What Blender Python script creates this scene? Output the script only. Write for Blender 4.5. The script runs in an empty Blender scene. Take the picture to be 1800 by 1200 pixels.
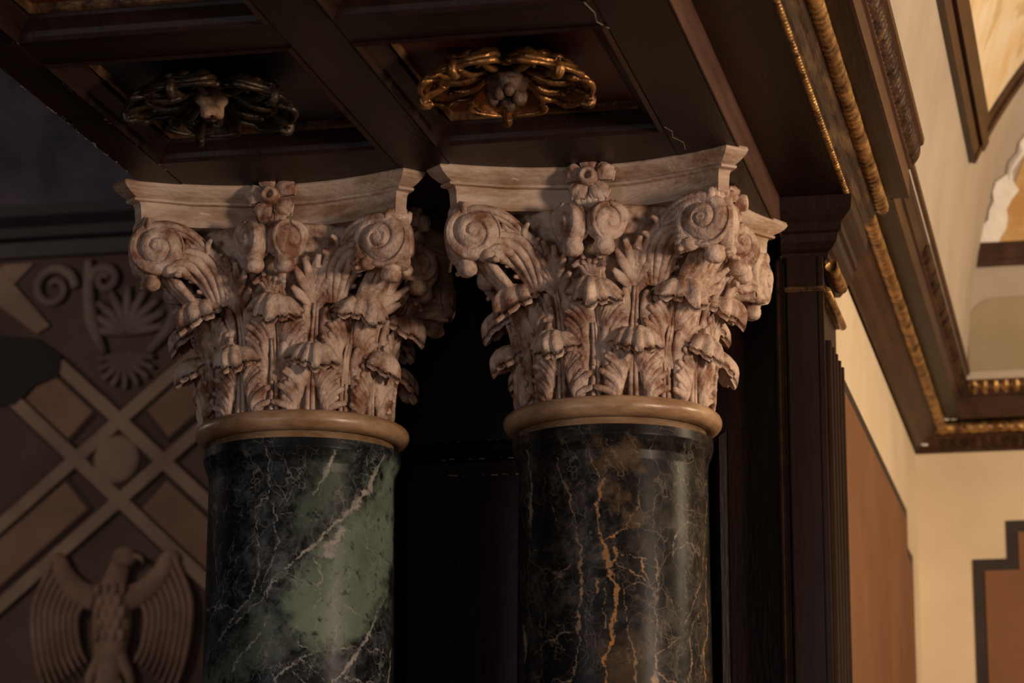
import bpy, math, random
import numpy as np
from mathutils import Matrix, Vector
random.seed(7)
rng = np.random.default_rng(11)
S = bpy.context.scene
COL = S.collection
PI = math.pi

# ------------------------------------------------------------------ camera
cd = bpy.data.cameras.new('camera')
cam = bpy.data.objects.new('camera', cd); COL.objects.link(cam)
cd.sensor_width = 36.0; cd.lens = 100.0
cam.matrix_world = Matrix(((0.977779, 0.046990, 0.204304, 0.0),
                           (0.209638, -0.219167, -0.952900, 0.0),
                           (0.0, 0.974555, -0.224148, 1.6), (0, 0, 0, 1)))
cd.dof.use_dof = True; cd.dof.focus_distance = 4.48; cd.dof.aperture_fstop = 6.3
cd.clip_start = 0.05
S.camera = cam

# ------------------------------------------------------------------ world, lights, exposure
w = bpy.data.worlds.new('world'); S.world = w; w.use_nodes = True
bg = w.node_tree.nodes['Background']
bg.inputs[0].default_value = (0.60, 0.58, 0.66, 1); bg.inputs[1].default_value = 0.005

def area(name, loc, target, size, power, col):
    d = bpy.data.lights.new(name, 'AREA'); d.shape = 'DISK'; d.size = size; d.energy = power; d.color = col
    o = bpy.data.objects.new(name, d); COL.objects.link(o); o.location = loc
    o.rotation_euler = (Vector(target) - Vector(loc)).to_track_quat('-Z', 'Y').to_euler()
    return o
# lamp of the room the camera stands in, daylight from a window left of the camera, added frontal fill behind it, added warm fill for the far wall, dim lamp of the next room
area('room_lamp_light', (2.3, 2.2, 2.35), (-0.9, 4.4, 2.6), 0.55, 84.0, (1.0, 0.76, 0.58))
area('window_light', (-2.6, -0.6, 2.2), (-1.1, 4.4, 2.7), 1.0, 21.0, (0.92, 0.91, 1.0))
area('rear_fill_light', (0.5, -2.2, 2.0), (-0.9, 4.4, 2.6), 1.6, 18.0, (1.0, 0.84, 0.72))
area('far_wall_fill_light', (2.4, 4.9, 3.05), (-0.2, 7.1, 2.9), 0.5, 70.0, (1.0, 0.77, 0.50))
area('next_room_light', (-4.6, 5.6, 3.6), (-3.0, 8.0, 3.1), 0.6, 17.0, (1.0, 0.76, 0.62))
S.view_settings.view_transform = 'Standard'; S.view_settings.look = 'None'
S.view_settings.gamma = 1.0; S.view_settings.use_curve_mapping = False
S.view_settings.exposure = 0.0

# ------------------------------------------------------------------ materials
M = {}
def mat(name, c1, c2, scale=6.0, rough=0.6, bump=0.15, bscale=40.0, metal=0.0, spread=(0.38, 0.62), stretch=(1, 1, 1), coat=0.0, flecks=None):
    m = bpy.data.materials.new(name); m.use_nodes = True; nt = m.node_tree; N = nt.nodes; L = nt.links
    b = N['Principled BSDF']
    tc = N.new('ShaderNodeTexCoord'); mp = N.new('ShaderNodeMapping'); mp.inputs['Scale'].default_value = stretch
    geo = N.new('ShaderNodeNewGeometry')
    L.new(geo.outputs['Position'], mp.inputs['Vector'])
    n = N.new('ShaderNodeTexNoise'); n.inputs['Scale'].default_value = scale; n.inputs['Detail'].default_value = 7; n.inputs['Roughness'].default_value = 0.62
    L.new(mp.outputs[0], n.inputs['Vector'])
    r = N.new('ShaderNodeValToRGB'); r.color_ramp.elements[0].position = spread[0]; r.color_ramp.elements[1].position = spread[1]
    r.color_ramp.elements[0].color = (*c1, 1); r.color_ramp.elements[1].color = (*c2, 1)
    L.new(n.outputs['Fac'], r.inputs[0]); out = r.outputs[0]
    if flecks:
        fc, fs, ft = flecks
        n3 = N.new('ShaderNodeTexNoise'); n3.inputs['Scale'].default_value = fs; n3.inputs['Detail'].default_value = 5
        L.new(mp.outputs[0], n3.inputs['Vector'])
        r3 = N.new('ShaderNodeValToRGB'); r3.color_ramp.elements[0].position = ft; r3.color_ramp.elements[1].position = ft + 0.04
        L.new(n3.outputs['Fac'], r3.inputs[0])
        mx = N.new('ShaderNodeMix'); mx.data_type = 'RGBA'; L.new(r3.outputs[0], mx.inputs['Factor'])
        L.new(out, mx.inputs['A']); mx.inputs['B'].default_value = (*fc, 1); out = mx.outputs['Result']
    L.new(out, b.inputs['Base Color'])
    b.inputs['Roughness'].default_value = rough; b.inputs['Metallic'].default_value = metal
    if 'wood' in name: b.inputs['Specular IOR Level'].default_value = 0.22; coat = 0
    if coat: b.inputs['Coat Weight'].default_value = coat; b.inputs['Coat Roughness'].default_value = 0.25
    if bump:
        n2 = N.new('ShaderNodeTexNoise'); n2.inputs['Scale'].default_value = bscale; n2.inputs['Detail'].default_value = 6
        L.new(mp.outputs[0], n2.inputs['Vector'])
        bp = N.new('ShaderNodeBump'); bp.inputs['Strength'].default_value = bump; bp.inputs['Distance'].default_value = 0.01
        L.new(n2.outputs['Fac'], bp.inputs['Height']); L.new(bp.outputs[0], b.inputs['Normal'])
    M[name] = m
    return m

mat('capital_stone', (0.21, 0.088, 0.045), (0.60, 0.44, 0.34), 24, 0.60, 0.45, 110, spread=(0.37, 0.59))
mat('abacus_stone', (0.27, 0.145, 0.075), (0.52, 0.385, 0.285), 8, 0.55, 0.25, 70, spread=(0.36, 0.58), stretch=(1, 1, 3.5), flecks=((0.60, 0.47, 0.33), 24, 0.67))
mat('ring_stone', (0.25, 0.135, 0.065), (0.46, 0.295, 0.17), 14, 0.38, 0.08, 60, stretch=(1, 1, 3), coat=0.2)
mat('dark_wood', (0.012, 0.0052, 0.004), (0.027, 0.0128, 0.0095), 5, 0.42, 0.12, 30, stretch=(6, 1, 1), spread=(0.3, 0.7), coat=0.15)
mat('dark_wood_x', (0.012, 0.0052, 0.004), (0.027, 0.0128, 0.0095), 5, 0.42, 0.12, 30, stretch=(1, 6, 1), spread=(0.3, 0.7), coat=0.15)
mat('lit_worn_wood', (0.040, 0.017, 0.011), (0.105, 0.048, 0.032), 5, 0.45, 0.12, 30, stretch=(6, 0.7, 6), spread=(0.3, 0.7))  # fascia faces: side light put into the wood colour; also the worn pilaster edge
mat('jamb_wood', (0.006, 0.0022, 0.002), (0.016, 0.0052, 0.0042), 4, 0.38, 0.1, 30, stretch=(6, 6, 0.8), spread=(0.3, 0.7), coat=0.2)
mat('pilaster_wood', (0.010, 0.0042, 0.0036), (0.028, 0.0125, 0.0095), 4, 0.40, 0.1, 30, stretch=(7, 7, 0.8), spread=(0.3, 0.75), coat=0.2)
mat('worn_gilt', (0.10, 0.045, 0.016), (0.60, 0.34, 0.12), 30, 0.36, 0.3, 120, metal=0.65, spread=(0.36, 0.62))
mat('worn_cove', (0.022, 0.010, 0.006), (0.20, 0.115, 0.05), 16, 0.42, 0.3, 60, metal=0.3, spread=(0.46, 0.74), stretch=(3, 0.5, 3))
mat('leaf_wood', (0.020, 0.009, 0.006), (0.13, 0.066, 0.030), 24, 0.42, 0.3, 90, metal=0.3, spread=(0.40, 0.72))
mat('dull_gilt', (0.05, 0.024, 0.012), (0.30, 0.16, 0.065), 22, 0.45, 0.3, 120, metal=0.5, spread=(0.36, 0.66))
mat('rosette_gilt', (0.035, 0.014, 0.006), (0.46, 0.215, 0.065), 26, 0.33, 0.25, 110, metal=0.7, spread=(0.30, 0.66))
mat('rosette_shaded', (0.006, 0.004, 0.004), (0.085, 0.052, 0.026), 26, 0.42, 0.25, 110, metal=0.5, spread=(0.36, 0.70))  # rosette gilt darkened in its colour to stand for the unlit coffer
mat('bare_wood', (0.12, 0.062, 0.032), (0.38, 0.24, 0.14), 40, 0.7, 0.4, 90)
mat('walnut_boss', (0.032, 0.014, 0.008), (0.11, 0.052, 0.026), 40, 0.6, 0.5, 90)
mat('red_paint', (0.075, 0.010, 0.007), (0.13, 0.020, 0.013), 8, 0.5, 0.1, 50)
mat('blue_paint', (0.006, 0.010, 0.022), (0.014, 0.022, 0.042), 8, 0.5, 0.1, 50)
mat('cream_plaster', (0.62, 0.49, 0.33), (0.72, 0.58, 0.41), 2.2, 0.85, 0.06, 30)
mat('brown_plaster', (0.165, 0.066, 0.024), (0.21, 0.087, 0.034), 3.0, 0.7, 0.08, 60)
mat('dark_border', (0.016, 0.008, 0.007), (0.030, 0.015, 0.011), 8, 0.6, 0.05, 60)
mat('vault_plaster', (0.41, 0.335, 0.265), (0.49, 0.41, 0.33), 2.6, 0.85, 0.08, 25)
mat('vault_shade', (0.30, 0.235, 0.15), (0.36, 0.285, 0.19), 3.0, 0.85, 0.05, 25)  # shade above the far cornice, put into a duller plaster colour
mat('vault_painting', (0.72, 0.52, 0.28), (0.78, 0.68, 0.52), 5.0, 0.8, 0.1, 30, flecks=((0.62, 0.46, 0.26), 9, 0.60))
mat('ochre_painting', (0.48, 0.26, 0.09), (0.60, 0.44, 0.20), 9.0, 0.8, 0.15, 30, flecks=((0.16, 0.11, 0.07), 14, 0.62))
mat('white_plaster', (0.74, 0.70, 0.66), (0.86, 0.82, 0.78), 12, 0.9, 0.4, 40)
mat('frame_wood', (0.028, 0.0115, 0.0065), (0.075, 0.033, 0.017), 5, 0.45, 0.1, 30, stretch=(5, 1, 5), spread=(0.3, 0.7))
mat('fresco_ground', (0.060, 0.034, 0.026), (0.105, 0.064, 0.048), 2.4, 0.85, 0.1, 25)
mat('fresco_bar', (0.20, 0.135, 0.10), (0.30, 0.205, 0.15), 4.0, 0.85, 0.1, 25)
mat('fresco_line', (0.035, 0.018, 0.014), (0.055, 0.03, 0.022), 4.0, 0.85, 0.1, 25)
mat('fresco_panel', (0.165, 0.095, 0.062), (0.235, 0.14, 0.095), 3.5, 0.85, 0.1, 25)
mat('fresco_relief', (0.18, 0.105, 0.075), (0.30, 0.19, 0.14), 7.0, 0.85, 0.15, 25)
mat('fresco_scroll', (0.12, 0.085, 0.075), (0.20, 0.145, 0.125), 7.0, 0.85, 0.15, 25)
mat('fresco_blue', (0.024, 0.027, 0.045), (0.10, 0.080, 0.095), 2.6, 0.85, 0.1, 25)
mat('beam_black', (0.005, 0.005, 0.009), (0.014, 0.012, 0.018), 3.0, 0.6, 0.1, 25)
mat('burnt_black', (0.003, 0.003, 0.003), (0.008, 0.006, 0.006), 3.0, 0.8, 0.1, 25)
mat('chip', (0.30, 0.23, 0.17), (0.55, 0.46, 0.36), 30, 0.8, 0.0)
mat('floor_tile', (0.10, 0.055, 0.035), (0.16, 0.09, 0.06), 2.0, 0.5, 0.05)

def marble(name, dark1, dark2, region, veinA, veinB, spot, rough):
    """attribute 'marks' holds R = strong vein, G = vein tint, B = light region of the slab; noise adds the fine network"""
    m = bpy.data.materials.new(name); m.use_nodes = True; nt = m.node_tree; N = nt.nodes; L = nt.links
    b = N['Principled BSDF']
    at = N.new('ShaderNodeAttribute'); at.attribute_name = 'marks'
    sp = N.new('ShaderNodeSeparateColor'); L.new(at.outputs['Color'], sp.inputs[0])
    tc = N.new('ShaderNodeTexCoord')
    def noise(scale, det=8, ro=0.6, vec=None):
        n = N.new('ShaderNodeTexNoise'); n.inputs['Scale'].default_value = scale; n.inputs['Detail'].default_value = det; n.inputs['Roughness'].default_value = ro
        L.new(vec or tc.outputs['Object'], n.inputs['Vector']); return n
    def ramp(src, p0, p1, c0=(0, 0, 0), c1=(1, 1, 1)):
        r = N.new('ShaderNodeValToRGB'); r.color_ramp.elements[0].position = p0; r.color_ramp.elements[1].position = p1
        r.color_ramp.elements[0].color = (*c0, 1); r.color_ramp.elements[1].color = (*c1, 1)
        L.new(src, r.inputs[0]); return r.outputs[0]
    def mix(f, a, c):
        x = N.new('ShaderNodeMix'); x.data_type = 'RGBA'
        if isinstance(f, float): x.inputs['Factor'].default_value = f
        else: L.new(f, x.inputs['Factor'])
        for k, v in (('A', a), ('B', c)):
            if isinstance(v, tuple): x.inputs[k].default_value = (*v, 1)
            else: L.new(v, x.inputs[k])
        return x.outputs['Result']
    def mul(a, c):
        x = N.new('ShaderNodeMath'); x.operation = 'MULTIPLY'
        for k, v in enumerate((a, c)):
            if isinstance(v, float): x.inputs[k].default_value = v
            else: L.new(v, x.inputs[k])
        return x.outputs[0]
    base = ramp(noise(30, 9, 0.78).outputs['Fac'], 0.44, 0.68, dark1, dark2)
    base = mix(ramp(noise(8, 6, 0.65).outputs['Fac'], 0.42, 0.62), dark1, base)
    # speckled light region
    reg = mix(ramp(noise(60, 5, 0.7).outputs['Fac'], 0.36, 0.44), spot, region)
    reg = mix(ramp(noise(9, 6, 0.6).outputs['Fac'], 0.40, 0.68), reg, tuple(0.55 * v for v in region))
    col = mix(sp.outputs[2], base, reg)
    # fine vein network: distorted cell borders
    n0 = noise(7, 4)
    mx = N.new('ShaderNodeMix'); mx.data_type = 'VECTOR'; mx.inputs['Factor'].default_value = 0.16
    L.new(tc.outputs['Object'], mx.inputs['A']); L.new(n0.outputs['Color'], mx.inputs['B'])
    mp = N.new('ShaderNodeMapping'); mp.inputs['Scale'].default_value = (1.3, 1.3, 0.75); mp.inputs['Rotation'].default_value = (0.3, 0.5, 0); L.new(mx.outputs['Result'], mp.inputs['Vector'])
    for sc, wd, st in ((9.0, 0.018, 0.75), (21.0, 0.028, 0.60), (48.0, 0.045, 0.40)):
        v = N.new('ShaderNodeTexVoronoi'); v.feature = 'DISTANCE_TO_EDGE'; v.inputs['Scale'].default_value = sc; L.new(mp.outputs[0], v.inputs['Vector'])
        line = ramp(v.outputs['Distance'], 0.0, wd, (1, 1, 1), (0, 0, 0))
        gate = ramp(noise(5.5 + sc * 0.1, 3).outputs['Fac'], 0.50, 0.66)
        col = mix(mul(mul(line, gate), st), col, tuple(0.62 * x for x in veinA))
    # strong veins
    vc = mix(sp.outputs[1], veinA, veinB)
    vc = mix(ramp(noise(45, 5).outputs['Fac'], 0.35, 0.7), tuple(0.5 * x for x in veinA), vc)
    brk = ramp(noise(75, 4, 0.7).outputs['Fac'], 0.30, 0.48, (0.35, 0.35, 0.35), (1, 1, 1))
    col = mix(mul(sp.outputs[0], brk), col, vc)
    L.new(col, b.inputs['Base Color'])
    b.inputs['Roughness'].default_value = rough; b.inputs['Specular IOR Level'].default_value = 0.10
    M[name] = m
marble('green_marble', (0.006, 0.007, 0.008), (0.105, 0.115, 0.115), (0.150, 0.190, 0.140), (0.36, 0.35, 0.32), (0.40, 0.33, 0.27), (0.014, 0.022, 0.016), 0.36)
marble('black_marble', (0.007, 0.006, 0.006), (0.085, 0.072, 0.062), (0.17, 0.105, 0.055), (0.27, 0.21, 0.155), (0.52, 0.22, 0.05), (0.02, 0.015, 0.012), 0.34)

# ------------------------------------------------------------------ mesh helpers
def me(name, verts, faces, smooth=False):
    m = bpy.data.meshes.new(name)
    m.from_pydata([tuple(map(float, v)) for v in verts], [], [tuple(map(int, f)) for f in faces]); m.update()
    if smooth: m.polygons.foreach_set('use_smooth', [True] * len(m.polygons))
    return m
def obj(name, mesh, mt=None, parent=None, mtx=None):
    o = bpy.data.objects.new(name, mesh); COL.objects.link(o)
    if mt and mesh and not mesh.materials: mesh.materials.append(M[mt])
    if parent: o.parent = parent
    if mtx is not None: o.matrix_local = mtx
    return o
def empty(name, loc, rz=0.0, parent=None):
    o = bpy.data.objects.new(name, None); COL.objects.link(o); o.empty_display_size = 0.1
    o.location = loc; o.rotation_euler = (0, 0, rz)
    if parent: o.parent = parent
    return o
def tag(o, label, cat, group=None):
    o['label'] = label; o['category'] = cat; o['kind'] = 'thing'
    if group: o['group'] = group
    return o
def structure(o, label=None):
    o['kind'] = 'structure'
    if label: o['label'] = label
    return o
class MB:
    def __init__(s): s.v = []; s.f = []
    def add(s, v, f):
        n = len(s.v); s.v += [tuple(x) for x in v]; s.f += [tuple(i + n for i in q) for q in f]; return s
    def box(s, x0, x1, y0, y1, z0, z1):
        v = [(x, y, z) for z in (z0, z1) for y in (y0, y1) for x in (x0, x1)]
        return s.add(v, [(0, 2, 3, 1), (4, 5, 7, 6), (0, 1, 5, 4), (2, 6, 7, 3), (0, 4, 6, 2), (1, 3, 7, 5)])
    def mesh(s, name, smooth=False): return me(name, s.v, s.f, smooth)
def box_mesh(name, x0, x1, y0, y1, z0, z1, bev=0.0):
    if not bev: return MB().box(x0, x1, y0, y1, z0, z1).mesh(name)
    import bmesh
    bm = bmesh.new(); bmesh.ops.create_cube(bm, size=1)
    for v in bm.verts:
        v.co.x = x0 if v.co.x < 0 else x1; v.co.y = y0 if v.co.y < 0 else y1; v.co.z = z0 if v.co.z < 0 else z1
    bmesh.ops.bevel(bm, geom=list(bm.edges), offset=bev, segments=2, affect='EDGES')
    m = bpy.data.meshes.new(name); bm.to_mesh(m); bm.free(); return m
def lathe(name, prof, n=96, smooth=True, cap=True):
    v = []; f = []
    for r, z in prof:
        for i in range(n):
            a = 2 * PI * i / n; v.append((r * math.cos(a), r * math.sin(a), z))
    for k in range(len(prof) - 1):
        for i in range(n):
            j = (i + 1) % n; f.append((k * n + i, k * n + j, (k + 1) * n + j, (k + 1) * n + i))
    if cap: f.append(tuple(range(n))[::-1]); f.append(tuple((len(prof) - 1) * n + i for i in range(n)))
    return me(name, v, f, smooth)
def catmull(P, n):
    P = np.asarray(P, float); Q = np.vstack([2 * P[0] - P[1], P, 2 * P[-1] - P[-2]]); out = []
    segs = len(P) - 1
    for t in np.linspace(0, segs, n):
        i = min(int(t), segs - 1); u = t - i; a, b, c, d = Q[i:i + 4]
        out.append(0.5 * ((2 * b) + (c - a) * u + (2 * a - 5 * b + 4 * c - d) * u * u + (3 * b - a - 3 * c + d) * u ** 3))
    return np.array(out)
def tube(P, rad, n=10, ref=(0, 0, 1), flat=1.0, smooth_pts=None):
    """verts, faces of a tube along P; rad = list of radii; flat = ratio of second axis"""
    if smooth_pts:
        k = len(P); P = catmull(P, smooth_pts); rad = np.interp(np.linspace(0, 1, smooth_pts), np.linspace(0, 1, k), rad)
    P = np.asarray(P, float); T = np.gradient(P, axis=0); T /= np.linalg.norm(T, axis=1)[:, None] + 1e-9
    v = []; f = []; R = np.asarray(ref, float)
    for p, t, r in zip(P, T, rad):
        u = np.cross(R, t); u /= np.linalg.norm(u) + 1e-9; q = np.cross(t, u)
        for i in range(n):
            a = 2 * PI * i / n; v.append(p + r * (math.cos(a) * u + flat * math.sin(a) * q))
    for k in range(len(P) - 1):
        for i in range(n):
            j = (i + 1) % n; f.append((k * n + i, k * n + j, (k + 1) * n + j, (k + 1) * n + i))
    f.append(tuple(range(n))[::-1]); f.append(tuple((len(P) - 1) * n + i for i in range(n)))
    return v, f
def sphere(c, r, nu=12, nv=8, lump=0.0, k=3, ax=(1, 1, 1)):
    v = []; f = []
    for j in range(nv + 1):
        ph = PI * j / nv
        for i in range(nu):
            th = 2 * PI * i / nu
            rr = r * (1 + lump * math.cos(k * th) * math.sin(ph))
            v.append((c[0] + ax[0] * rr * math.sin(ph) * math.cos(th), c[1] + ax[1] * rr * math.sin(ph) * math.sin(th), c[2] + ax[2] * rr * math.cos(ph)))
    for j in range(nv):
        for i in range(nu):
            q = (i + 1) % nu; f.append((j * nu + i, (j + 1) * nu + i, (j + 1) * nu + q, j * nu + q))
    return v, f
def prism(name, prof, axis, a, b, smooth=False):
    """closed profile extruded along axis: axis 'y' -> prof (x,z); 'x' -> prof (y,z); 'z' -> prof (x,y)"""
    n = len(prof)
    def P(p, t): return (p[0], t, p[1]) if axis == 'y' else ((t, p[0], p[1]) if axis == 'x' else (p[0], p[1], t))
    v = [P(p, a) for p in prof] + [P(p, b) for p in prof]
    f = [(i, (i + 1) % n, n + (i + 1) % n, n + i) for i in range(n)] + [tuple(range(n))[::-1], tuple(range(n, 2 * n))]
    return me(name, v, f, smooth)

def grid_solid(F, B):
    """closed solid from a front grid F (nv,nu,3) and a back grid B"""
    nv, nu, _ = F.shape
    v = list(F.reshape(-1, 3)) + list(B.reshape(-1, 3)); o = nv * nu; f = []
    for j in range(nv - 1):
        for i in range(nu - 1):
            a = j * nu + i; f.append((a, a + 1, a + nu + 1, a + nu)); f.append((o + a, o + a + nu, o + a + nu + 1, o + a + 1))
    rim = [j * nu for j in range(nv)] + [(nv - 1) * nu + i for i in range(1, nu)] + [j * nu + nu - 1 for j in range(nv - 2, -1, -1)] + [i for i in range(nu - 2, 0, -1)]
    for k in range(len(rim)):
        a, b = rim[k], rim[(k + 1) % len(rim)]; f.append((a, o + a, o + b, b)[::-1][::-1])
    return v, f

def spine_map(spine, wrap=None):
    P = catmull(spine, 160); d = np.r_[0, np.cumsum(np.linalg.norm(np.diff(P, axis=0), axis=1))]; d /= d[-1]
    def S(x, v, off=0.0):
        e = 0.015; pr = np.interp(v, d, P[:, 0]); pz = np.interp(v, d, P[:, 1])
        tr = np.interp(min(1, v + e), d, P[:, 0]) - np.interp(max(0, v - e), d, P[:, 0]); tz = np.interp(min(1, v + e), d, P[:, 1]) - np.interp(max(0, v - e), d, P[:, 1])
        l = math.hypot(tr, tz) + 1e-9; rr = pr + tz / l * off; zz = pz - tr / l * off
        if v > 1: zz += (v - 1) * 0.1
        a = x / (wrap or min(pr, 0.19)); return (rr * math.sin(a), -rr * math.cos(a), zz)
    return S
def add_cap(mb, r0, z0, Wc, Lc, D, r, lobes=7, thick=0.006, tilt=0.0):
    """the scalloped tip that rolls forward over the top of a leaf"""
    na, nr = 51, 13; F = np.zeros((nr, na, 3)); B = F.copy(); A = math.radians(112); j0 = r.uniform(0.86, 1.12, lobes + 1); tilt = r.uniform(-0.14, 0.14)
    for j in range(nr):
        p = j / (nr - 1)
        for i in range(na):
            t = i / (na - 1); al = -A + 2 * A * t; q = t * lobes; lob = abs(math.sin(PI * q)) ** 0.5
            e = (0.72 + 0.28 * lob) * j0[int(min(q, lobes - 1e-6))]
            e *= 1 + 0.16 * math.exp(-((t - 0.5) / 0.09) ** 2)
            lat = Wc * p * e * math.sin(al) * (1 + 0.10 * p); out = Lc * min(1, p * 1.25) ** 0.9 * e * math.cos(al) * (1 - 0.16 * p ** 3)
            sub = math.cos(2 * PI * q * 2) * 0.0010 * p
            h = 0.006 * math.sin(PI * p * 0.8) - D * p ** 2.4 * (0.55 + 0.45 * math.cos(al)) * e + 0.0022 * (lob - 0.5) * p ** 1.3 + sub + tilt * lat - 0.0025 * math.exp(-((t - 0.5) / 0.02) ** 2) * p + 0.0012 * math.sin(23 * t + 7 * p + 10 * j0[0])
            x = r0 + out
            F[j, i] = (lat, -x, z0 + h); B[j, i] = (lat * 0.93, -(x - 0.30 * thick - 0.003 * p), z0 + h - thick)
    mb.add(*grid_solid(F, B))
def leaf(name, spine, W, seed=0, clusters=((0.20, 3), (0.47, 3), (0.74, 2)), cap=None, fr=0.0052, wrap=None, mid=0.0045, plate=0.8, curl=0.006, splay=1.0, thick=0.010, vbase=0.0, endlift=0.10):
    """acanthus leaf at azimuth 0 (facing -Y): a lobed back plate, a midrib, fingers that run up and splay out in lobes, a rolled tip"""
    r = np.random.default_rng(seed); S = spine_map(spine, wrap); mb = MB()
    nv, nu = 22, 13; F = np.zeros((nv, nu, 3)); B = F.copy()
    for j in range(nv):
        v = j / (nv - 1); near = min(abs(v - c - 0.06) for c, _ in clusters)
        wd = W * plate * (0.72 + 0.28 * math.sin(PI * min(1, v / 0.8) * 0.5)) * (1 - 0.30 * min(1, near / 0.13)) * (1 if v < 0.85 else 1 - 0.45 * (v - 0.85) / 0.15)
        for i in range(nu):
            u = -1 + 2 * i / (nu - 1)
            F[j, i] = S(u * wd, v, -0.0055 + 0.0012 * math.cos(9 * u)); B[j, i] = S(u * wd, v, -thick - 0.004)
    mb.add(*grid_solid(F, B))
    if mid:
        vs = np.linspace(0, 1, 12)
        for sx in (-1, 1): mb.add(*tube([S(sx * mid * (1.05 - 0.55 * v), v, 0.0035) for v in vs], [mid * (0.9 - 0.35 * v) for v in vs], 8, ref=(1, 0, 0)))
    for sg in (-1, 1):
        for c, (vc, nf) in enumerate(clusters):
            for k in range(nf):
                q = k / max(1, nf - 1); jt = r.uniform(-1, 1, 4)
                xe = sg * W * (1.00 - 0.44 * q) * (1 + 0.07 * jt[0]) * splay * (1 - 0.10 * c)
                ve = vc + 0.02 + (0.09 + endlift * 0.6) * q + 0.02 * jt[1]
                xb = sg * (0.010 + W * (0.62 - 0.17 * c - 0.10 * q)) * 0.80
                vb = max(vbase, vc - 0.42 + 0.02 * k)
                n = 13; pts = []; rad = []
                for t in np.linspace(0, 1, n):
                    w_ = t ** 2.2; x = xb * (1 - 0.25 * math.sin(PI * t)) * (1 - w_) + xe * w_
                    v = vb + (ve - vb) * (1 - (1 - t) ** 1.25) if vb < ve else ve
                    off = 0.0015 + 0.0045 * math.sin(PI * min(1, t * 1.1)) + curl * t ** 4 + 0.0012 * (nf - k)
                    pts.append(S(x, min(1.0, max(0, v)), off)); rad.append(fr * (0.55 + 0.75 * math.sin(PI * (0.10 + 0.72 * t))) * (0.75 if t > 0.97 else 1) * (1 + 0.10 * jt[2]))
                mb.add(*tube(pts, rad, 8, ref=(0.3 * sg, -1, 0.2), flat=0.85))
    if cap: add_cap(mb, *cap, r)
    return mb.mesh(name, True)
def palmette(name, base, tips, rad, ref=(0, -1, 0)):
    mb = MB()
    for p, m, e in tips: mb.add(*tube([base, tuple(p), tuple(m), tuple(e)], [rad * 0.6, rad, rad * 1.15, rad * 0.55], 8, ref=ref, flat=0.8, smooth_pts=13))
    return mb.mesh(name, True)

# ------------------------------------------------------------------ capital pieces (local frame: axis at origin, z=0 on top of the ring)
AB0, AB1 = 0.302, 0.368      # abacus bottom / top
def volute_mesh(name, R, depth, turns=2.1, hand=1, cone=0.42, nr=42, nt=60, ridge=0.0095):
    """disc facing -Y with a raised spiral; body goes back along +Y"""
    v = [(0, -cone * R - 0.002, 0)]; f = []
    for k in range(1, nr + 1):
        t = k / nr
        for i in range(nt):
            a = 2 * PI * i / nt
            ph = t * turns - hand * i / nt
            fr_ = (ph % 1.0) * 2 - 1; rg = math.sqrt(max(0.0, 1 - abs(fr_) ** 2.6))
            h = cone * R * (1 - t) ** 1.2 + ridge * rg * min(1, 3 * t)
            if t < 0.16: h = cone * R + 0.003
            rad = R * t
            v.append((rad * math.cos(a), -h, rad * math.sin(a)))
    prof = [(1.03, 0.10), (1.0, 0.22), (0.93, 0.30), (0.93, 0.42), (1.0, 0.5), (0.97, 0.66), (0.88, 0.72), (0.86, 1.0)]
    for rr, dd in prof:
        for i in range(nt):
            a = 2 * PI * i / nt; v.append((R * rr * math.cos(a), depth * dd, R * rr * math.sin(a)))
    for i in range(nt): f.append((0, 1 + i, 1 + (i + 1) % nt))
    rows = nr + len(prof)
    for k in range(rows - 1):
        for i in range(nt):
            j = (i + 1) % nt; f.append((1 + k * nt + i, 1 + (k + 1) * nt + i, 1 + (k + 1) * nt + j, 1 + k * nt + j))
    f.append(tuple(1 + (rows - 1) * nt + i for i in range(nt)))
    return me(name, v, f, True)

def abacus_mesh():
    H, cut, sag = 0.258, 0.030, 0.068
    # plan outline with concave sides and cut horns, offset inwards by `o`
    def outline(o):
        pts = []
        for s in range(4):
            a = s * PI / 2; ca, sa = math.cos(a), math.sin(a)
            h = H - o; xs = H - cut - o * 0.55
            n = 17
            for i in range(n):
                t = -1 + 2 * i / (n - 1); x = t * xs
                y = -(h - sag * (1 - t * t))
                pts.append((x * ca - y * sa, x * sa + y * ca))
            # horn face between this side and the next: two points slightly bowed
        return pts
    z0, z1 = AB0, AB1; hh = z1 - z0
    prof = [(0.035, 0.0), (0.033, 0.42), (0.0305, 0.52), (0.021, 0.54), (0.020, 0.60), (0.024, 0.62), (0.0145, 0.70), (0.006, 0.80), (0.0015, 0.88), (0.0, 0.93), (0.002, 1.0)]
    v = []; f = []
    for o, t in prof:
        for (x, y) in outline(o): v.append((x, y, z0 + hh * t + 0.0006 * math.sin(60 * x + 31 * y)))
    n = len(v) // len(prof)
    for k in range(len(prof) - 1):
        for i in range(n):
            j = (i + 1) % n; f.append((k * n + i, k * n + j, (k + 1) * n + j, (k + 1) * n + i))
    f.append(tuple(range(n))[::-1]); f.append(tuple((len(prof) - 1) * n + i for i in range(n)))
    return me('abacus', v, f, False)

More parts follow.
